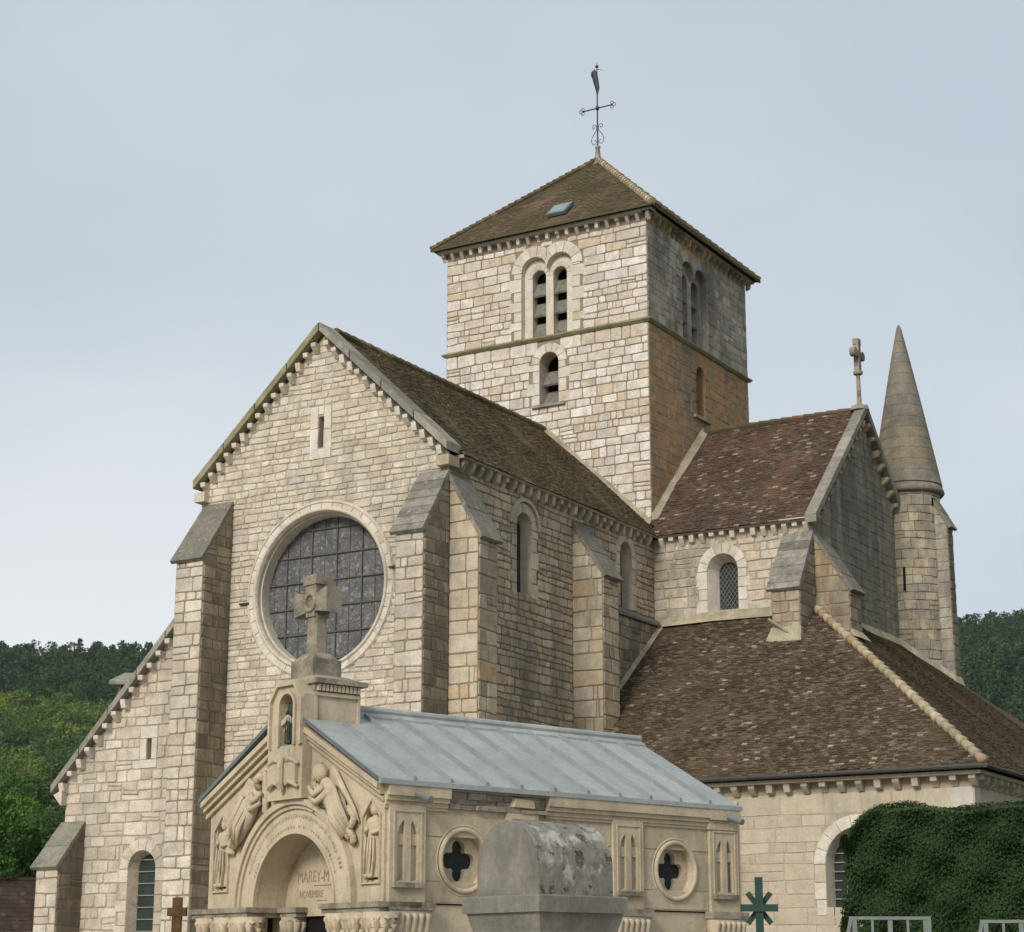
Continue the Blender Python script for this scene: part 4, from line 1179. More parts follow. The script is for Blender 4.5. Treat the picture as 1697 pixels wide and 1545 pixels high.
part('incised_rule', 'side_dark', tp, lambda m: (m.box(-2.28, -1.8, 2.80, 2.812, -.5, -.497, .5, 0, F), m.box(-2.2, -1.95, 2.60, 2.61, -.5, -.497, .5, 0, F)))
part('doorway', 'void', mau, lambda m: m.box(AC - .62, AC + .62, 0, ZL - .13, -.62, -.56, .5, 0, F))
part('door_jamb', 'carved', mau, lambda m: m.box(AC - 1.2, AC - .55, 0, ZL - .12, -.62, -.45, .5, 0, F))
part('door_jamb', 'carved', mau, lambda m: m.box(AC + .55, AC + 1.2, 0, ZL - .12, -.62, -.45, .5, 0, F))
# raking cornice
for s, (xa, za) in ((-1, (-W - .07, 3.93)), (1, (.02, 3.92))):
    def rakec(m):
        for n1, dz0, dz1 in ((.15, .02, .10), (.10, -.05, .02), (.05, -.14, -.08)):
            P = [(xa, za + dz0), (UC, 4.99 + dz0), (UC, 4.99 + dz1), (xa, za + dz1)]
            m.prism([F(u, v, -.02) for u, v in P], [F(u, v, n1) for u, v in P], rng.random())
    part('raking_cornice', 'carved', mf, rakec)
# robed statues
def robed(m, x, y, z, h, lean=0, turn=0):
    pr = [(.15, 0), (.16, .06), (.145, .25), (.13, .45), (.115, .56), (.135, .68), (.15, .76), (.12, .81), (.05, .835), (.045, .86)]
    vs = []
    n = 14
    for r0, t in pr:
        for i in range(n):
            a = 2 * math.pi * i / n
            q = r0 * h * (1 + .10 * math.sin(4 * a + 2 + t * 3) * (1 if t < .6 else .3))
            vs.append((x + lean * t * h + q * math.cos(a), y + .75 * q * math.sin(a), z + t * h))
    fs = [(j * n + i, j * n + (i + 1) % n, (j + 1) * n + (i + 1) % n, (j + 1) * n + i) for j in range(len(pr) - 1) for i in range(n)]
    m.idx(vs, fs)
    hx = x + lean * .9 * h
    m.lathe((hx, y - .01, z + .85 * h), [(.03 * h, 0), (.062 * h, .03 * h), (.07 * h, .07 * h), (.062 * h, .115 * h), (.03 * h, .145 * h)], 12)
    m.lathe((hx, y + .015, z + .87 * h), [(.06 * h, 0), (.083 * h, .05 * h), (.078 * h, .10 * h), (.03 * h, .142 * h)], 12)
    m.tube([(hx, y - .075 * h, z + .925 * h), (hx, y - .085 * h, z + .91 * h)], [.012 * h, .006 * h], 6)
    for s in (-1, 1):
        sx = x + lean * .74 * h + s * .13 * h
        m.tube([(sx, y, z + .77 * h), (sx + s * .03 * h, y - .04 * h, z + .62 * h), (sx - s * .08 * h, y - .12 * h, z + .60 * h if s > 0 else z + .66 * h)], [.05 * h, .045 * h, .03 * h], 8)
        m.tube([(x + s * .05 * h, y - .06 * h, z + .02), (x + s * .06 * h, y - .15 * h, z + .015)], [.04 * h, .03 * h], 6)
    for i in range(4):
        t = -.09 + .06 * i
        m.tube([(x + t * h, y - .10 * h, z + .55 * h), (x + t * h * 1.2 + .01, y - .122 * h, z + .3 * h), (x + t * h * 1.1, y - .115 * h, z + .04 * h)], [.012 * h, .016 * h, .012 * h], 6)
part('saint_statue', 'carved', mau, lambda m: robed(m, -3.86, .05, 2.83, .93), True)['label'] = 'robed saint carved in the arched niche at the outer end'
part('saint_statue', 'carved', mau, lambda m: robed(m, -.26, .05, 2.83, .93), True)['label'] = 'robed saint carved in the arched niche beside the corner'
for cx_ in (-3.86, -.26):
    part('niche_frame', 'carved', mau, lambda m: [m.prism([F(a[0], a[1], 0), F(b[0], b[1], 0), F(b[0] * .93 + cx_ * .07, b[1] - .02, 0), F(a[0] * .93 + cx_ * .07, a[1] - .02, 0)], [F(a[0], a[1], .035), F(b[0], b[1], .035), F(b[0] * .93 + cx_ * .07, b[1] - .02, .035), F(a[0] * .93 + cx_ * .07, a[1] - .02, .035)]) for a, b in (((cx_ - .2, 2.75), (cx_ - .2, 3.62)), ((cx_ - .2, 3.62), (cx_, 3.83)), ((cx_, 3.83), (cx_ + .2, 3.62)), ((cx_ + .2, 3.62), (cx_ + .2, 2.75)), ((cx_ + .2, 2.77), (cx_ - .2, 2.77)))])
# angels in the spandrels
def angel(m, s):
    r_ = random.Random(9 + s)
    X = lambda u: UC + s * u
    Y = -.04
    path = [(1.40, 3.34), (1.28, 3.52), (1.12, 3.74), (.96, 3.92), (.84, 4.06), (.76, 4.16)]
    m.tube([(X(u), Y - .03, z) for u, z in path], [.04, .12, .17, .16, .13, .06], 14, .5, 0, (0, 1, 0), .5, .12)
    m.tube([(X(.77), Y - .06, 4.13), (X(.73), Y - .07, 4.19), (X(.70), Y - .07, 4.26), (X(.68), Y - .06, 4.31)], [.04, .075, .075, .03], 10)
    m.tube([(X(.80), Y - .03, 4.16), (X(.76), Y - .03, 4.26), (X(.71), Y - .03, 4.34)], [.06, .09, .05], 10)
    # folds of the robe
    for k2 in range(16):
        t = k2 / 15
        o = r_.uniform(-.12, .12)
        a = (1.02 + o * .7, 3.96 + o * .9); b = (1.20 + o, 3.66 + o * .8); c = (1.36 + o * .9, 3.40 + o * .6)
        m.tube([(X(a[0]), Y - .09, a[1]), (X(b[0]), Y - .12 - r_.uniform(0, .03), b[1]), (X(c[0]), Y - .06, c[1])], [.014, r_.uniform(.02, .032), .012], 6)
    # spread wing with feathers, and the far wing along the pier
    for k2 in range(9):
        t = k2 / 8
        m.tube([(X(.88), Y + .01, 4.16), (X(1.04 + .16 * t), Y - .04, 4.26 - .22 * t), (X(1.06 + .40 * t), Y - .02, 4.24 - .50 * t), (X(1.14 + .44 * t), Y, 4.10 - .56 * t)], [.05, .05, .04, .012], 6, .5, 0, (0, 1, 0), .5)
        m.tube([(X(.70), Y + .01, 4.36 - .03 * k2), (X(.60), Y - .04, 4.30 - .06 * k2), (X(.56), Y - .02, 4.12 - .05 * k2)], [.04, .045, .02], 6)
    # arms and scrolling leaves at the feet
    m.tube([(X(.88), Y - .08, 4.06), (X(.74), Y - .15, 3.94), (X(.58), Y - .12, 4.06)], [.055, .045, .03], 8)
    m.tube([(X(.94), Y - .08, 3.96), (X(.80), Y - .15, 3.84), (X(.60), Y - .12, 3.92)], [.055, .045, .03], 8)
    for k2 in range(12):
        a = k2 * .9
        m.tube([(X(1.42 + .05 * math.sin(a)), Y + .02, 3.28 + .035 * k2), (X(1.47 + .06 * math.cos(a)), Y - .05, 3.32 + .04 * k2), (X(1.42 + .08 * math.cos(a)), Y - .03, 3.38 + .035 * k2)], [.04, .045, .015], 6)
part('angel_relief', 'carved', mau, lambda m: angel(m, -1), True)
part('angel_relief', 'carved', mau, lambda m: angel(m, 1), True)
# central pier with niche, bronze figure, cartouche and cross
px0, px1 = -2.52, -1.68
def pier(m):
    A = [(px0, 3.93), (px1, 3.93), (px1, 5.34), (px1 - .20, 5.56), (px0 + .20, 5.56), (px0, 5.34)]
    nb = arch_pts(-2.06, .17, 4.66, 5.20, 10)
    sheet(m, F, A, [nb], .16)
    reveal(m, F, A, .16, -.02)
    reveal(m, F, nb, .16, -.06); sheet(m, F, nb, (), -.06)
pr_ = part('pier', 'carved', mau, pier)
part('pier_moulding', 'carved', pr_, lambda m: [m.prism([F(a[0], a[1], .16), F(b[0], b[1], .16), F(b[0] * .9 + UC * .1, b[1] - .03, .16), F(a[0] * .9 + UC * .1, a[1] - .03, .16)], [F(a[0], a[1], .16 + h_), F(b[0], b[1], .16 + h_), F(b[0] * .9 + UC * .1, b[1] - .03, .16 + h_), F(a[0] * .9 + UC * .1, a[1] - .03, .16 + h_)]) for s_, h_ in ((1, .05),) for a, b in (((UC - .4 * s_, 4.66), (UC - .4 * s_, 5.30 - .1 * (1 - s_))), ((UC - .4 * s_, 5.30 - .1 * (1 - s_)), (UC - .22 * s_, 5.51 - .3 * (1 - s_))), ((UC - .22 * s_, 5.51 - .3 * (1 - s_)), (UC + .22 * s_, 5.51 - .3 * (1 - s_))), ((UC + .22 * s_, 5.51 - .3 * (1 - s_)), (UC + .4 * s_, 5.30 - .1 * (1 - s_))), ((UC + .4 * s_, 5.30 - .1 * (1 - s_)), (UC + .4 * s_, 4.66)))])
part('niche_moulding', 'carved', pr_, lambda m: (ringband(m, F, (-2.06, 5.20), .17, .215, .15, .195, 0, math.pi, 16), m.box(-2.275, -2.23, 4.66, 5.20, .15, .195, .5, 0, F), m.box(-1.89, -1.845, 4.66, 5.20, .15, .195, .5, 0, F)))
part('bronze_figure', 'bronze', pr_, lambda m: robed(m, -2.05, -.08, 4.69, .66, .03), True)['label'] = 'green bronze figure in the top niche'
part('verdigris_stain', 'verdigris', pr_, lambda m: m.prism([F(-2.14, 4.65, .162), F(-1.98, 4.65, .162), F(-2.0, 4.47, .162), F(-2.05, 4.40, .162), F(-2.09, 4.5, .162)], [F(-2.14, 4.65, .166), F(-1.98, 4.65, .166), F(-2.0, 4.47, .166), F(-2.05, 4.40, .166), F(-2.09, 4.5, .166)]))
def cart(m):
    m.box(-2.40, -1.76, 4.14, 4.42, .16, .22, .6, 0, F)
    m.tube([F(-2.07, 4.50, .22), F(-2.07, 4.40, .25), F(-2.08, 4.16, .25), F(-2.08, 4.06, .22)], [.03, .05, .06, .05], 8)
    for z in (4.43, 4.12):
        for s in (-1, 1):
            m.tube([F(UC + s * .08, z, .21), F(UC + s * .18, z + .04, .22), F(UC + s * .30, z, .22), F(UC + s * .36, z - .04, .2)], [.02, .03, .03, .02], 7)
part('cartouche', 'carved', pr_, cart)
def pier_block(m):
    m.box(px0 + .03, px1 - .01, .02, .78, 4.7, 5.38)
pb = part('pier_block', 'carved', pr_, pier_block)
part('panel_frame', 'carved', pb, lambda m: (m.box(.02, .78, 5.33, 5.38, 0, .03, .5, 0, EF(px1 - .01)), m.box(.02, .06, 4.9, 5.38, 0, .025, .5, 0, EF(px1 - .01)), m.box(.74, .78, 4.9, 5.38, 0, .025, .5, 0, EF(px1 - .01))))
for i in range(11):
    part('dentil', 'carved', pb, lambda m: m.box(.05 + i * .066, .05 + i * .066 + .042, 5.40, 5.49, 0, .055, .5, 0, EF(px1 - .01)))
part('pier_frieze', 'carved_grey', pb, lambda m: m.box(px0 + .03, px1 - .005, .02, .79, 5.38, 5.50))
part('pier_top', 'carved_grey', pb, lambda m: (m.box(px0 - .06, px1 + .08, -.02, .86, 5.50, 5.57), m.prism([(px0 + .02, .0, 5.57), (px1, .0, 5.57), (px1, .8, 5.57), (px0 + .02, .8, 5.57)], [(px0 + .15, .12, 5.64), (px1 - .13, .12, 5.64), (px1 - .13, .68, 5.64), (px0 + .15, .68, 5.64)])))
# cross
cy_, cxm = .40, -2.22
cr0 = part('stone_cross', 'carved_grey', mau, lambda m: (m.box(cxm - .27, cxm + .27, cy_ - .24, cy_ + .24, 5.60, 5.90), m.prism([(cxm - .25, cy_ - .22, 5.90), (cxm + .25, cy_ - .22, 5.90), (cxm + .25, cy_ + .22, 5.90), (cxm - .25, cy_ + .22, 5.90)], [(cxm - .14, cy_ - .14, 6.0), (cxm + .14, cy_ - .14, 6.0), (cxm + .14, cy_ + .14, 6.0), (cxm - .14, cy_ + .14, 6.0)])))
part('cross_shaft', 'carved_grey', cr0, lambda m: m.prism([(cxm + a * .12, cy_ + b * .12, 5.98) for a, b in ((-1, -.7), (-.7, -1), (.7, -1), (1, -.7), (1, .7), (.7, 1), (-.7, 1), (-1, .7))], [(cxm + a * .105, cy_ + b * .105, 6.62) for a, b in ((-1, -.7), (-.7, -1), (.7, -1), (1, -.7), (1, .7), (.7, 1), (-.7, 1), (-1, .7))]))
def chead(m):
    t = .13
    for P in ([(-.10, 6.52), (.10, 6.52), (.14, 7.12), (-.14, 7.12)], [(-.40, 6.55), (-.1, 6.60), (-.1, 6.84), (-.40, 6.92)], [(.1, 6.60), (.40, 6.55), (.40, 6.92), (.1, 6.84)]):
        m.prism([(cxm + u, cy_ - t, v) for u, v in P], [(cxm + u, cy_ + t, v) for u, v in P], rng.random())
    m.box(cxm - .16, cxm + .16, cy_ - .15, cy_ + .15, 6.98, 7.12)
part('cross_head', 'carved_grey', cr0, chead)
part('cross_ring', 'carved_grey', cr0, lambda m: torus(m, SF(cy_ - .13), (cxm, 6.73), .12, .035, 24, 8, 0), True)
# side wall with pilasters and quatrefoil windows
E_ = EF(0)
QC = [(1.30, 3.08), (3.26, 3.08), (5.22, 3.08)]
PIL = [(.04, .62), (2.0, 2.56), (3.96, 4.54), (5.90, 6.49)]
sw_ = part('side_wall', 'carved', mau, lambda m: sheet(m, E_, [(0, ZL), (D, ZL), (D, 4.0), (0, 4.0)], [circ_pts(c[0], c[1], .37, 32) for c in QC]))
# ashlar joints on the wall: blocks standing proud in each bay
def quatre(c):
    o = part('round_window', 'carved', mau, lambda m: (reveal(m, E_, circ_pts(*c, .37, 32), 0, -.11), None))
    q = []
    for k2 in range(4):
        a0 = k2 * math.pi / 2
        cx2, cy2 = c[0] + .165 * math.cos(a0), c[1] + .165 * math.sin(a0)
        for i in range(11):
            t = a0 - R(112) + R(224) * i / 10
            q.append((cx2 + .108 * math.cos(t), cy2 + .108 * math.sin(t)))
    part('tracery', 'carved', o, lambda m: (sheet(m, E_, circ_pts(*c, .375, 32), [q], -.11), reveal(m, E_, q, -.11, -.20)))
    part('pane', 'glass_dark', o, lambda m: sheet(m, E_, circ_pts(*c, .36, 24), (), -.19))
    part('ring_moulding', 'carved', o, lambda m: (torus(m, E_, c, .40, .035, 40, 8, .02), torus(m, E_, c, .455, .016, 40, 8, .006)), True)
for c in QC: quatre(c)
for i, (a, b) in enumerate(PIL):
    ww = b - a
    l1 = [(a + .12, 2.80), (a + .24, 2.80), (a + .24, 3.50), (a + .22, 3.56), (a + .15, 3.46), (a + .12, 3.38)]
    l2 = [(b - .24, 2.80), (b - .12, 2.80), (b - .12, 3.38), (b - .15, 3.46), (b - .22, 3.56), (b - .24, 3.50)]
    if i in (0, 2):
        l1[0] = (a + .12, 2.78); l2[0] = (b - .24, 2.78)
    out_p = [(a, ZL), (b, ZL), (b, 3.74), (a, 3.74)]
    def pil(m):
        sheet(m, E_, out_p, [l1, l2], .06)
        reveal(m, E_, out_p, .06, 0)
        for q in (l1, l2):
            reveal(m, E_, q, .06, -.05, .3); sheet(m, E_, q, (), -.05, .3)
    p_ = part('pilaster', 'carved', mau, pil)
    part('panel_head', 'carved', p_, lambda m: (m.box(a + .10, a + .25, 3.24, 3.38, -.045, .03, .6, 0, E_), m.box(b - .25, b - .10, 3.24, 3.38, -.045, .03, .6, 0, E_), m.box(a + .06, b - .06, 3.66, 3.685, .06, .075, .5, 0, E_), m.box(a + .06, a + .08, 2.76, 3.66, .06, .072, .5, 0, E_), m.box(b - .08, b - .06, 2.76, 3.66, .06, .072, .5, 0, E_)))
    part('panel_sill', 'carved_grey', p_, lambda m: m.box(a + .04, b - .04, 2.70, 2.765, .06, .12, .5, 0, E_))
    cp = part('capital', 'carved_grey', mau, lambda m: m.box(a - .06, b + .10, ZL - .10, ZL, -.02, .16, .5, 0, E_))
    def bell(m):
        for j in range(6):
            y = a - .02 + (ww + .06) * (j + .5) / 6
            m.tube([(.06, y, 1.95), (.10, y, 2.20), (.145, y, 2.34), (.16, y, 2.38)], [.05, .055, .045, .03], 7)
        m.prism([(-.02, a + .02, 1.9), (.10, a + .02, 1.9), (.10, b - .02, 1.9), (-.02, b - .02, 1.9)], [(-.02, a - .04, 2.42), (.15, a - .04, 2.42), (.15, b + .06, 2.42), (-.02, b + .06, 2.42)])
    part('capital_leaves', 'carved', cp, bell, True)
    part('shaft', 'carved', mau, lambda m: m.box(a, b, 0, 1.92, -.02, .06, .5, 0, E_))
# bay slabs (upper and lower course of each bay), with the open joints between
for i in range(3):
    a, b = PIL[i][1] + .004, PIL[i + 1][0] - .004
    for z0, z1 in ((ZL + .01, 2.80), (3.37, 3.66)):
        stone(E_, rect(a, b, z0, z1), 'carved', sw_, 'wall_slab', .012, .003, .006)
    for s in (0, 1):
        c = QC[i]
        arcs = [(c[0] + .47 * math.cos(t), c[1] + .47 * math.sin(t)) for t in [R(-36 + 72 * j / 8) for j in range(9)]]
        if s == 0: P = [(b, 2.805), (b, 3.365)] + arcs[::-1]
        else: P = [(a, 3.365), (a, 2.805)] + [(2 * c[0] - u, v) for u, v in arcs]
        part('wall_slab', 'carved', sw_, lambda m: (sheet(m, E_, P, (), .012, rng.random()), reveal(m, E_, P, .012, -.005)))
part('base_wall', 'carved', mau, lambda m: (m.box(0, D, 0, ZL - .02, -.2, -.03, .5, 0, E_), m.box(-W, AC - 1.1, 0, ZL - .02, -.3, -.03, .5, 0, F), m.box(AC + 1.1, 0, 0, ZL - .02, -.3, -.03, .5, 0, F)))
# entablature: whole to the right, broken away behind the sarcophagus
def entab(y0, y1, mat='carved'):
    o = part('entablature', mat, mau, lambda m: (m.box(y0, y1, 3.74, 3.80, 0, .05, .4, 0, E_), m.box(y0, y1, 3.80, 3.86, 0, .085, .5, 0, E_), m.box(y0, y1, 3.86, 4.00, 0, .12, .6, 0, E_), m.box(y0, y1, 3.70, 3.74, 0, .03, .4, 0, E_)))
entab(-.02, 1.0); entab(2.72, 3.97); entab(3.974, 5.86); 
part('entablature', 'carved', mau, lambda m: (m.box(5.864, D, 3.70, 3.84, 0, .08, .4, 0, E_), m.box(5.864, D, 3.84, 4.0, 0, .125, .6, 0, E_)))
def rubble(m):
    r_ = random.Random(3)
    for j in range(3):
        y = 1.02
        while y < 2.7:
            w = r_.uniform(.12, .34); h = r_.uniform(.05, .085)
            m.box(y, min(y + w, 2.71), 3.74 + j * .07, 3.74 + j * .07 + h, -.02, r_.uniform(.0, .05) + (.04 if j == 0 else 0), r_.random(), 0, E_)
            y += w + .012
part('broken_core', 'carved_grey', mau, rubble)
part('broken_block', 'carved', mau, lambda m: m.prism([E_(2.05, 3.80, 0), E_(2.52, 3.78, 0), E_(2.50, 3.95, 0), E_(2.10, 3.97, 0)], [E_(2.10, 3.82, .10), E_(2.48, 3.81, .09), E_(2.46, 3.92, .08), E_(2.14, 3.93, .09)], .9))
for y in (.44, 6.24):
    part('spout', 'galvanised', mau, lambda m: (m.tube([(.10, y, 3.90), (.42, y - .02, 3.80)], .045, 12), m.tube([(.419, y - .02, 3.8003), (.424, y - .02, 3.799)], .034, 12, .5)))
part('back_gable', 'carved', mau, lambda m: (m.prism([(-W, D, 0), (0, D, 0), (0, D, 4.0), (UC, D, 5.05), (-W, D, 4.0)], [(-W, D - .2, 0), (0, D - .2, 0), (0, D - .2, 4.0), (UC, D - .2, 5.05), (-W, D - .2, 4.0)]), m.box(-W, -W + .2, .1, D - .2, 0, 4.0)))
# zinc roof in bays with rolls
zrdg, zev = 5.20, 4.04
x_e = .09
ksl = (zrdg - zev) / (x_e - UC)
nb = 11
y0r, y1r = -.17, 6.54
zroof = part('zinc_roof', 'zinc', mau, lambda m: (m.poly([(UC, .79, zrdg), (UC, y1r, zrdg), (-W - .08, y1r, zev), (-W - .08, .79, zev)]), m.poly([(px0 - .01, y0r, zrdg - (UC - px0) * .5), (px0 - .01, .79, zrdg - (UC - px0) * .5), (-W - .08, .79, zev), (-W - .08, y0r, zev)])))
for i in range(nb):
    a, b = y0r + (y1r - y0r) * i / nb, y0r + (y1r - y0r) * (i + 1) / nb
    dz = rng.uniform(-.008, .008)
    top = UC if i > 1 else px1 + .02
    zt_ = lambda x: zev + (x_e - x) * ksl
    part('roof_panel', 'zinc', zroof, lambda m: m.prism([(x_e, a, zev), (x_e, b - .003, zev), (top, b - .003, zt_(top)), (top, a, zt_(top))], [(x_e, a, zev + .015 + dz), (x_e, b - .003, zev + .015), (top, b - .003, zt_(top) + .015), (top, a, zt_(top) + .015 + dz)], rng.random()))
    if 0 < i:
        tp_ = UC + .16 if i > 1 else px1 + .1
        part('batten_roll', 'zinc_roll_shade', zroof, lambda m: m.prism([(x_e - .03, a - .026, zev + .01), (x_e - .03, a + .026, zev + .01), (x_e - .03, a + .022, zev + .085), (x_e - .03, a - .022, zev + .085)], [(tp_, a - .026, zt_(tp_) + .01), (tp_, a + .026, zt_(tp_) + .01), (tp_, a + .022, zt_(tp_) + .08), (tp_, a - .022, zt_(tp_) + .08)]))
ya_ = y0r + (y1r - y0r) * 2 / nb
part('roof_panel', 'zinc', zroof, lambda m: m.prism([(px1 + .03, .785, zt_(px1 + .03)), (px1 + .03, ya_, zt_(px1 + .03)), (UC, ya_, zrdg), (UC, .785, zrdg)], [(px1 + .03, .785, zt_(px1 + .03) + .018), (px1 + .03, ya_, zt_(px1 + .03) + .018), (UC, ya_, zrdg + .018), (UC, .785, zrdg + .018)], .4))
part('ridge_roll', 'zinc', zroof, lambda m: (m.tube([(UC, .80, zrdg + .06), (UC, y1r + .02, zrdg + .06)], .06, 10), m.prism([(UC + .17, .80, zrdg - .095), (UC + .17, y1r, zrdg - .095), (UC, y1r, zrdg + .0), (UC, .80, zrdg + .0)], [(UC + .17, .80, zrdg - .045), (UC + .17, y1r, zrdg - .045), (UC, y1r, zrdg + .05), (UC, .80, zrdg + .05)])))
part('eave_gutter', 'zinc', zroof, lambda m: (m.box(x_e - .02, x_e + .045, y0r, y1r, zev - .045, zev + .02), m.box(.0, x_e - .03, .9, 2.75, zev - .07, zev - .01, .1)))
zvl = zev + (px0 + W + .08) / (UC + W + .08) * (zrdg - zev)
part('verge_strip', 'zinc_dark', zroof, lambda m: (m.prism([(-W - .10, y0r, zev - .02), (px0 - .02, y0r, zvl - .02), (px0 - .02, y0r, zvl + .04), (-W - .10, y0r, zev + .04)], [(-W - .10, y0r + .2, zev - .02), (px0 - .02, y0r + .2, zvl - .02), (px0 - .02, y0r + .2, zvl + .04), (-W - .10, y0r + .2, zev + .04)]), m.prism([(x_e, y0r, zev - .02), (px1, y0r, zev + (x_e - px1) * ksl - .02), (px1, y0r, zev + (x_e - px1) * ksl + .025), (x_e, y0r, zev + .025)], [(x_e, y0r + .03, zev - .02), (px1, y0r + .03, zev + (x_e - px1) * ksl - .02), (px1, y0r + .03, zev + (x_e - px1) * ksl + .025), (x_e, y0r + .03, zev + .025)])))
# abacus and capitals of the porch
def abacus(x0, x1, n1=.2, nb_=-.5):
    o = part('abacus', 'carved_grey', mau, lambda m: (m.box(x0, x1, ZL - .07, ZL, nb_, n1, .6, 0, F), m.box(x0 + .03, x1 - .03, ZL - .13, ZL - .07, nb_, n1 - .03, .3, 0, F)))
    return o
def capital(o, cx2, n_, rad=.17):
    def f(m):
        c = F(cx2, 0, n_)
        m.lathe((c.x, c.y, 0), [(rad * .8, 0), (rad * .78, 1.88), (rad * .95, 1.9), (rad * .95, 1.95), (rad * .8, 1.97), (rad * 1.05, 2.15), (rad * 1.45, 2.39)], 16)
        for i in range(10):
            a = 2 * math.pi * i / 10
            for zz, sc in ((1.98, .8), (2.12, 1.0)):
                a2 = a + (.3 if zz > 2 else 0)
                d = Vector((math.cos(a2), math.sin(a2), 0))
                m.tube([c * 1 + Vector((0, 0, zz)) + d * rad * .8, Vector((c.x, c.y, zz + .12)) + d * rad * 1.02 * sc, Vector((c.x, c.y, zz + .21)) + d * rad * 1.22 * sc, Vector((c.x, c.y, zz + .235)) + d * rad * 1.36 * sc], [.05, .06, .055, .03], 7)
    part('capital', 'carved', o, f, True)
o = abacus(-W - .18, AC - AR + .08); [capital(o, x, .02) for x in (-4.02, -3.55, -3.1)]
o = abacus(AC - AR + .09, AC - AR + .55, -.3, -.6); capital(o, AC - AR + .3, -.45, .13)
o = abacus(AC + AR - .12, .16); [capital(o, x, .02) for x in (-.84, -.42, -.0)]
capital(o, -.84, -.3)
flush_pieces(mau, [])

# ------------------------------------------------------------------ barrel-topped tomb
tomb = empty('tomb', 'weathered grey stone tomb with a lichen-spotted barrel-vaulted top', 'tomb', (21.18, -44.10, 0), -TH)
def dress(m, pts):
    pass
part('pedestal', 'tomb', tomb, lambda m: (m.prism([(-.76, .05, 0), (-.05, .05, 0), (-.05, .76, 0), (-.76, .76, 0)], [(-.76, .05, 1.9), (-.05, .05, 1.9), (-.05, .76, 1.9), (-.76, .76, 1.9)], .3), m.prism([(-.76, .05, 1.9), (-.05, .05, 1.9), (-.05, .76, 1.9), (-.76, .76, 1.9)], [(-.79, .02, 2.02), (-.02, .02, 2.02), (-.02, .79, 2.02), (-.79, .79, 2.02)], .3)))
def bevbox(m, x0, x1, y0, y1, z0, z1, b=.012, r=.5):
    m.prism([(x0, y0, z0), (x1, y0, z0), (x1, y1, z0), (x0, y1, z0)], [(x0, y0, z1 - b), (x1, y0, z1 - b), (x1, y1, z1 - b), (x0, y1, z1 - b)], r, 0, (1, 0))
    m.prism([(x0, y0, z1 - b), (x1, y0, z1 - b), (x1, y1, z1 - b), (x0, y1, z1 - b)], [(x0 + b, y0 + b, z1), (x1 - b, y0 + b, z1), (x1 - b, y1 - b, z1), (x0 + b, y1 - b, z1)], r, 0, (0, 1))
part('slab', 'tomb', tomb, lambda m: bevbox(m, -.815, .0, .0, .815, 2.02, 2.135))
def barrel(m):
    xm, rr, n = -.405, .325, 30
    prof = [(-rr, 2.138)] + [(-rr * (1 if i else 1), 2.138 + .19) for i in (0,)] + [(-rr * math.cos(math.pi * i / n), 2.33 + rr * .98 * math.sin(math.pi * i / n)) for i in range(1, n)] + [(rr, 2.138 + .19), (rr, 2.138)]
    ys = [.06, .075] + [.075 + .66 * i / 12 for i in range(1, 13)] + [.75]
    r_ = random.Random(2)
    vs = []
    for k2, y in enumerate(ys):
        sc = .985 if k2 in (0, len(ys) - 1) else 1
        for x, z in prof:
            j = r_.uniform(-.004, .004) if 0 < k2 < len(ys) - 1 else 0
            vs.append((xm + x * sc + j, y, 2.138 + (z - 2.138) * sc + j))
    q = len(prof)
    m.idx(vs, [(a * q + i, a * q + i + 1, (a + 1) * q + i + 1, (a + 1) * q + i) for a in range(len(ys) - 1) for i in range(q - 1)], .5, 1)
    m.idx(vs[:q], [tuple(range(q))], .5, 0)
    m.idx(vs[-q:], [tuple(range(q))[::-1]], .5, 0)
part('vaulted_top', ['tomb', 'tomb_lichen'], tomb, barrel)

# ------------------------------------------------------------------ grave crosses and railings
gx = empty('grave_cross', 'dark green wooden cross with extra diagonal arms beside the mausoleum', 'cross', (18.69, -34.83, 0), R(24))
part('post', 'green_paint', gx, lambda m: m.box(-.045, .045, -.03, .03, 0, 2.69))
part('arm', 'green_paint', gx, lambda m: m.box(-.21, .21, -.055, -.031, 2.31, 2.39))
for s in (-1, 1):
    d = Vector((s * .70, 0, .72))
    def diag(m):
        for sg in (1, -1):
            a = Vector((0, .045, 2.35)); 
        p, q = Vector((-s * .13, .033, 2.35 - .17)), Vector((s * .13, .033, 2.35 + .17))
        nrm = Vector((q - p)).normalized().cross(Vector((0, 1, 0))) * .03
        m.prism([p - nrm, p + nrm, q + nrm, q - nrm], [v + Vector((0, .02 + .022 * (s > 0), 0)) for v in (p - nrm, p + nrm, q + nrm, q - nrm)])
    part('diagonal_arm', 'green_paint', gx, diag)
gx2 = empty('grave_cross', 'small brown weathered wooden cross below the arched aisle window', 'cross', (13.05, -38.16, 0), R(30))
part('post', 'old_wood', gx2, lambda m: m.box(-.05, .05, -.05, .05, 0, 2.46))
part('arm', 'old_wood', gx2, lambda m: m.box(-.105, .105, -.056, .056, 2.255, 2.345))
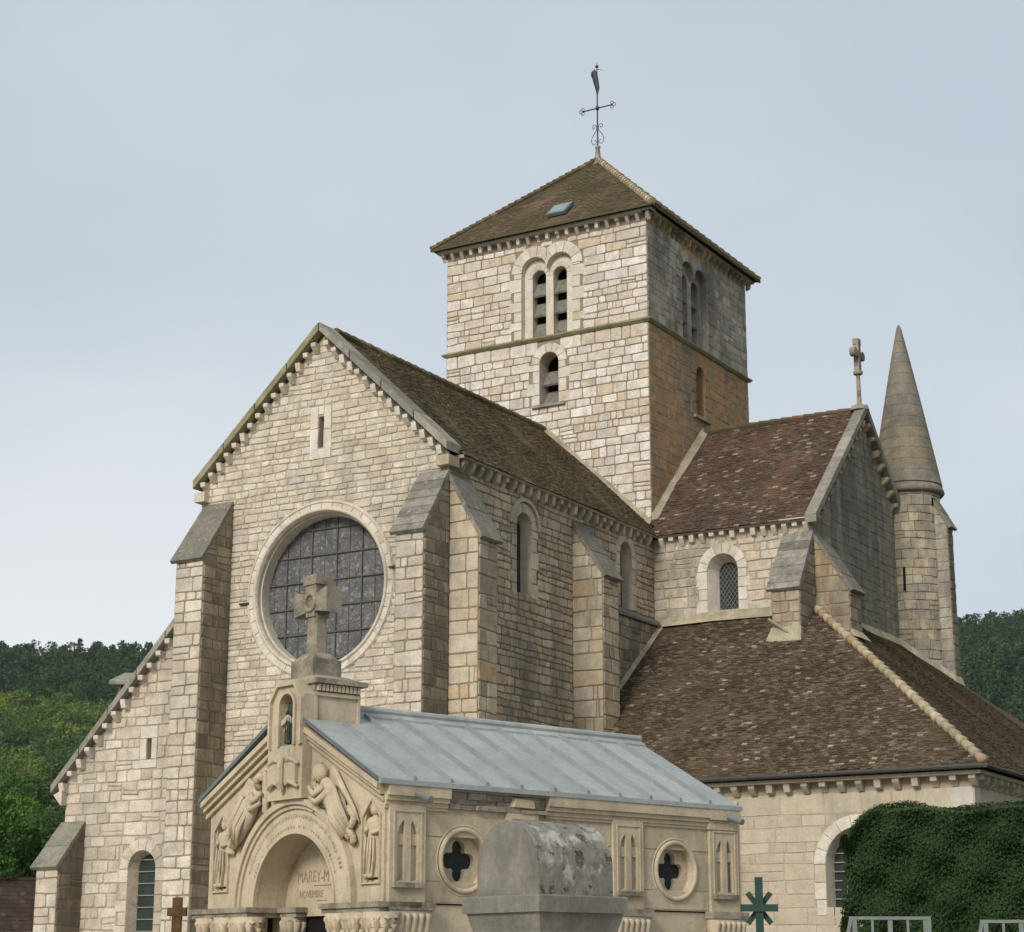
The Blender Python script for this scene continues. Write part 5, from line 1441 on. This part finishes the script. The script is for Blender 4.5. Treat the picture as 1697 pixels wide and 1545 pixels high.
def railing(x, y, rz, label, w, h, n):
    o = empty('railing', label, 'railing', (x, y, 0), rz, 'metal railings in front of the hedge')
    part('top_rail', 'galvanised', o, lambda m: m.box(0, w, -.018, .018, h - .03, h))
    part('bottom_rail', 'galvanised', o, lambda m: m.box(0, w, -.018, .018, .15, .18))
    part('leg', 'galvanised', o, lambda m: m.prism([(.0, -.02, h - .03), (.03, -.02, h - .03), (.03, .02, h - .03), (.0, .02, h - .03)], [(-.55, -.02, 0), (-.52, -.02, 0), (-.52, .02, 0), (-.55, .02, 0)]))
    part('leg', 'galvanised', o, lambda m: m.box(w - .03, w, -.02, .02, 0, h - .03))
    for i in range(n):
        xx = .05 + (w - .1) * i / (n - 1)
        part('bar', 'galvanised', o, lambda m: m.box(xx - (.022 if i % 2 == 0 else .011), xx + (.022 if i % 2 == 0 else .011), -.012, .012, .18, h - .03))
railing(20.67, -37.19, R(31), 'grey metal railing standing free at the left end of the hedge', .79, 2.17, 5)
railing(21.76, -36.53, R(31), 'grey metal railing cut off by the right edge of the picture', .79, 2.14, 5)

# ------------------------------------------------------------------ foliage
def quads(cent, size, rs, up=0.0, asp=.6, nrm=None):
    n = len(cent)
    d = rs.normal(size=(n, 3)); d /= np.linalg.norm(d, axis=1)[:, None]
    if nrm is not None:
        d = d * .55 + nrm; d /= np.linalg.norm(d, axis=1)[:, None]
    t = rs.normal(size=(n, 3))
    t[:, 2] += up
    t -= d * (t * d).sum(1)[:, None]; t /= np.linalg.norm(t, axis=1)[:, None] + 1e-9
    b = np.cross(d, t)
    s = size * rs.uniform(.6, 1.3, n)[:, None]
    v = np.stack([cent - b * s * asp * .5, cent - b * s * asp * .1 + t * s * .5 - b * s * asp * .45, cent + t * s, cent + b * s * asp * .5 + t * s * .35], 1)
    return v.reshape(-1, 3)
def leaf_obj(name, V, rr, mat, parent=None, kind=None):
    n = len(V) // 4
    me = bpy.data.meshes.new(name)
    me.vertices.add(len(V)); me.vertices.foreach_set('co', V.astype(np.float32).ravel())
    me.loops.add(len(V)); me.loops.foreach_set('vertex_index', np.arange(len(V), dtype=np.int32))
    me.polygons.add(n); me.polygons.foreach_set('loop_start', np.arange(0, len(V), 4, dtype=np.int32))
    mats = mat if isinstance(mat, list) else [mat]
    for k2 in mats: me.materials.append(MATS[k2])
    a = me.attributes.new('rnd', 'FLOAT', 'FACE'); a.data.foreach_set('value', rr.astype(np.float32))
    me.update(calc_edges=True)
    o = bpy.data.objects.new(name, me)
    scene.collection.objects.link(o)
    if parent: o.parent = parent
    if kind: o['kind'] = kind
    return o
rs = np.random.RandomState(4)
# clipped hedge
hd = empty('hedge', 'tall dark green clipped conifer hedge with a rounded corner at the picture edge', 'hedge', (18.73, -32.39, 0), R(17))
def hedge_top(x, y):
    return 3.70 + .02 * math.sin(x * 3.1) + .02 * math.sin(x * 7.3 + y * 4)
def hedge_pts(n):
    out, nr = [], []
    while len(out) < n:
        f = rs.rand()
        if f < .55:
            x = rs.uniform(0, 3.6); z = rs.uniform(1.4, 3.7); y = 0; nn = (0, -1, 0)
        elif f < .78:
            x = rs.uniform(0, 3.6); y = rs.uniform(0, 1.4); z = 3.72; nn = (0, 0, 1)
        else:
            x = 0; y = rs.uniform(0, 1.4); z = rs.uniform(1.4, 3.7); nn = (-1, 0, 0)
        zt2 = hedge_top(x, y)
        # round the upper edges
        lim = zt2 - .42 * max(0, 1 - x / .5) ** 2 - .12 * max(0, 1 - y / .4) ** 2
        if z > lim: z = lim
        lump = .07 * math.sin(x * 4.3 + z * 3.1) + .06 * math.sin(x * 9.1 - z * 6.7) + .04 * math.sin(z * 13 + x * 5)
        x2, y2 = x + .05 * math.sin(z * 2.5), y
        if nn[1]: y2 = y - lump
        elif nn[0]: x2 = x2 + lump * .6
        else: z = z + lump * .15
        dp = abs(rs.normal()) * .07
        out.append((x2 - nn[0] * dp, y2 - nn[1] * dp, z - nn[2] * dp)); nr.append(nn)
    return np.array(out), np.array(nr, float)
cp_, nr_ = hedge_pts(110000)
nr_[:, 2] += .5
top_tone = (cp_[:, 2] > 3.52) * rs.rand(len(cp_)) * .45  # leaf tone raised at random along the top of the hedge
V = quads(cp_, .042, rs, 1.6, .42, nr_)
leaf_obj('foliage', V, np.clip(rs.normal(.40, .2, len(cp_)) + top_tone, 0, 1), 'leaf_hedge', hd)
def hcore(m):
    xs = [0, .1, .22, .4, .65] + [1 + .2 * i for i in range(13)]
    ys = [0, .1, .2, .35, .7, 1.05, 1.25, 1.4]
    def tz(x, y): return hedge_top(x, y) - .42 * max(0, 1 - x / .5) ** 2 - .12 * max(0, 1 - y / .4) ** 2 - .10
    P = lambda x, y, z: (max(x, .22), min(max(y, .22), 1.25), z)
    for a, b in zip(xs, xs[1:]):
        for c, d in zip(ys, ys[1:]):
            m.poly([P(a, c, tz(a, c)), P(b, c, tz(b, c)), P(b, d, tz(b, d)), P(a, d, tz(a, d))], .15)
        m.poly([P(a, 0, 0), P(b, 0, 0), P(b, 0, tz(b, 0)), P(a, 0, tz(a, 0))], .15)
        m.poly([P(a, 1.4, 0), P(b, 1.4, 0), P(b, 1.4, tz(b, 1.4)), P(a, 1.4, tz(a, 1.4))], .15)
    for c, d in zip(ys, ys[1:]):
        m.poly([P(0, c, 0), P(0, d, 0), P(0, d, tz(0, d)), P(0, c, tz(0, c))], .15)
part('hedge_core', 'leaf_hedge', hd, hcore)
# low clipped shrub at the lower left
shb = empty('shrub', 'low dark clipped shrub at the bottom left corner of the picture', 'shrub', (9.2, -38.6, 0), 0)
c = rs.uniform([-.7, -.5, .3], [.55, .5, 2.14], (6000, 3)); V = quads(c, .07, rs, .8, .5)
leaf_obj('foliage', V, rs.rand(6000) * .6, 'leaf_hedge', shb)
# nearer trees left of the church
def tree(name, label, loc, h, rad, mat, n, leaf, seed, group=None):
    r_ = np.random.RandomState(seed)
    root = empty(name, label, 'tree', loc, 0, group)
    def trunk(m):
        m.tube([(0, 0, 0), (.1, 0, h * .3), (0, .1, h * .6), (.1, 0, h * .85)], [h * .035, h * .026, h * .016, h * .006], 9)
        for i in range(8):
            a = i * 2.4; z0 = h * (.25 + .07 * i)
            m.tube([(0, 0, z0), (rad * .4 * math.cos(a), rad * .4 * math.sin(a), z0 + h * .1), (rad * .75 * math.cos(a), rad * .75 * math.sin(a), z0 + h * .16)], [h * .012, h * .008, h * .003], 6)
    part('trunk', 'bark', root, trunk)
    k2 = 46
    cc = []
    while len(cc) < k2:
        p = r_.uniform(-1, 1, 3)
        q = np.linalg.norm(p)
        if .45 < q < 1: cc.append(p)
    cc = np.array(cc) * np.array([rad, rad, h * .38]) + np.array([0, 0, h * .58])
    cl = r_.randint(0, k2, n)
    pr2 = r_.normal(size=(n, 3)); pr2 /= np.linalg.norm(pr2, axis=1)[:, None]
    P = cc[cl] + pr2 * (r_.uniform(.5, 1, n) ** .5)[:, None] * rad * .36 * np.array([1, 1, .8])
    tone = r_.rand(k2)[cl] * .6 + r_.rand(n) * .4
    leaf_obj('crown', quads(P, leaf, r_, .2, .7), tone, mat, root)
tree('broadleaf_tree', 'bright green bushy tree rising behind the tiled house roof', (-46.0, 17.0, 0), 11.6, 3.1, 'leaf_tree', 34000, .17, 1, 'trees left of the church')
tree('broadleaf_tree', 'dark green tree close against the aisle wall of the church', (-39.5, 18.5, 0), 8.6, 3.0, 'leaf_tree', 34000, .17, 2, 'trees left of the church')
tree('broadleaf_tree', 'tall green tree at the left picture edge', (-50.0, 15.0, 0), 12.5, 3.2, 'leaf_tree', 30000, .18, 3, 'trees left of the church')
tree('blossoming_tree', 'pale green small tree peeping over the sloping aisle coping', (-31.5, 12.5, 0), 9.9, 1.3, 'leaf_pale', 5000, .2, 5)
# house roof at the lower left
hs = empty('house', 'low house with reddish brown tiled roof at the lower left corner', 'house', (-42, 15.6, 0), R(45))
part('wall', 'plaster', hs, lambda m: m.prism([(-7, -2.2, 0), (4.6, -2.2, 0), (4.6, 4, 0), (-7, 4, 0)], [(-7, -2.2, 3.2), (4.6, -2.2, 3.2), (4.6, 4, 3.2), (-7, 4, 3.2)]))
part('gable_wall', 'plaster', hs, lambda m: m.prism([(4.4, -2.4, 3.2), (4.4, 4, 3.2), (4.4, .8, 6.3)], [(4.7, -2.4, 3.2), (4.7, 4, 3.2), (4.7, .8, 6.3)]))
def rh(x, y): return (x, y, 6.15 - .93 * abs(y - .8))
hr_ = part('house_roof', 'tile_house', hs, lambda m: (m.poly([rh(-7, -2.7), rh(4.45, -2.7), rh(4.45, .8), rh(-7, .8)]), m.poly([rh(-7, 4.3), rh(4.45, 4.3), rh(4.45, .8), rh(-7, .8)])))
part('roof_tiles', 'tile_house', hr_, lambda m: roof_tiles(m, rh(-7, -2.7), (1, 0, 0), (0, 1, .93), plane_uv(rh(-7, -2.7), (1, 0, 0), (0, 1, .93), [rh(-7, -2.7), rh(4.4, -2.7), rh(4.4, .8), rh(-7, .8)]), .25, .30, 0, 5, .05), kind='stuff')
part('ridge', 'tile_house', hs, lambda m: m.tube([rh(-7, .8), rh(4.5, .8)], .14, 8))
part('chimney', 'plaster', hs, lambda m: m.box(.9, 1.5, -.3, .3, 4.5, 6.1))
# wooded hills
def ground_z(x, y):
    d = math.hypot(x - CAM.x, y - CAM.y)
    return hill_z(min(d, 960)) - max(0, d - 1000) * .05 + hill_add(x, y)
def wood(px0_, px1_, n, seed, split_):
    r_ = np.random.RandomState(seed)
    Vs, Rs_, Ms = [[], []], [[], []], []
    for i in range(n):
        u = r_.uniform(px0_, px1_); d = 455 + 515 * math.sqrt(r_.rand())
        dv = (fwd + rgt * ((u - 848.5) / FPX)); dv.z = 0; dv.normalize()
        x, y = CAM.x + dv.x * d, CAM.y + dv.y * d
        z = ground_z(x, y)
        con = d > split_ + 25 * math.sin(u / 50) + 18 * math.sin(u / 17)
        m_ = 420 if con else 620
        if con:
            h = r_.uniform(11, 19); t = r_.rand(m_) ** .8
            w = (1 - t) * h * .26 + .5
            if r_.rand() < .5: w = np.sqrt(np.clip(1 - (2 * t - 1) ** 2, 0, 1)) * h * .26 + .4
            a = r_.uniform(0, 6.28, m_); q = np.sqrt(r_.rand(m_)) * w
            P = np.stack([x + q * np.cos(a), y + q * np.sin(a), z + h * (.12 + .88 * t)], 1)
            sz = 1.0
        else:
            h = r_.uniform(7, 13); w = h * r_.uniform(.36, .52)
            p = r_.normal(size=(m_, 3)); p /= np.linalg.norm(p, axis=1)[:, None]
            p *= (1 + .16 * np.sin(p[:, 0:1] * 5 + i) + .12 * np.sin(p[:, 2:3] * 7 + i * 2)) * r_.uniform(.75, 1, (m_, 1))
            P = p * np.array([w, w, h * .42]) + np.array([x, y, z + h * .52])
            sz = .9
        k2 = 0 if con else 1
        Vs[k2].append(quads(P, sz, r_, .3, .75)); Rs_[k2].append(np.clip(r_.rand() ** 1.3 * .8 + r_.rand(m_) * .3 - .05, 0, 1))
    return Vs, Rs_
allV, allR = [[], []], [[], []]
for a, b, n, sd, spl in ((-150, 420, 1150, 1, 790), (1500, 1850, 700, 2, 600)):
    v_, r2 = wood(a, b, n, sd, spl)
    for k2 in (0, 1):
        allV[k2] += v_[k2]; allR[k2] += r2[k2]
o = leaf_obj('conifer_wood', np.concatenate(allV[0]), np.concatenate(allR[0]), 'leaf_conifer', None, 'stuff')
tag(o, 'dark conifer wood along the top of the far hills', 'wood')
o = leaf_obj('broadleaf_wood', np.concatenate(allV[1]), np.concatenate(allR[1]), 'leaf_wood', None, 'stuff')
tag(o, 'bright green broadleaf wood on the slopes of the far hills', 'wood')
# tall house far behind the aisle: only one eave corner shows over the coping
h2 = empty('house', 'brick house corner with grey eave peeping over the sloping aisle coping', 'house', (-34.4, 18.4, 0), R(45))
part('wall', 'brick_red', h2, lambda m: m.box(-3.5, 4, 0, 5, 0, 15.35))
part('roof', 'coping', h2, lambda m: (m.prism([(-4.1, -.5, 15.25), (4.6, -.5, 15.25), (4.6, 2.5, 16.1), (-3.2, 2.5, 16.1)], [(-4.1, -.5, 15.42), (4.6, -.5, 15.42), (4.6, 2.5, 16.27), (-3.2, 2.5, 16.27)])))
# ------------------------------------------------------------------ thin summer haze
hm = bpy.data.materials.new('haze'); hm.use_nodes = True
ht = hm.node_tree
ht.nodes.remove(ht.nodes['Principled BSDF'])
pv = N(ht, 'ShaderNodeVolumePrincipled')
pv.inputs['Color'].default_value = (.93, .95, 1, 1)
pv.inputs['Density'].default_value = .00006
pv.inputs['Anisotropy'].default_value = .2
ht.links.new(pv.outputs[0], ht.nodes['Material Output'].inputs['Volume'])
MATS['haze'] = hm
part('haze', 'haze', None, lambda m: m.box(-3100, 3100, -3100, 3100, -260, 200), kind='stuff')
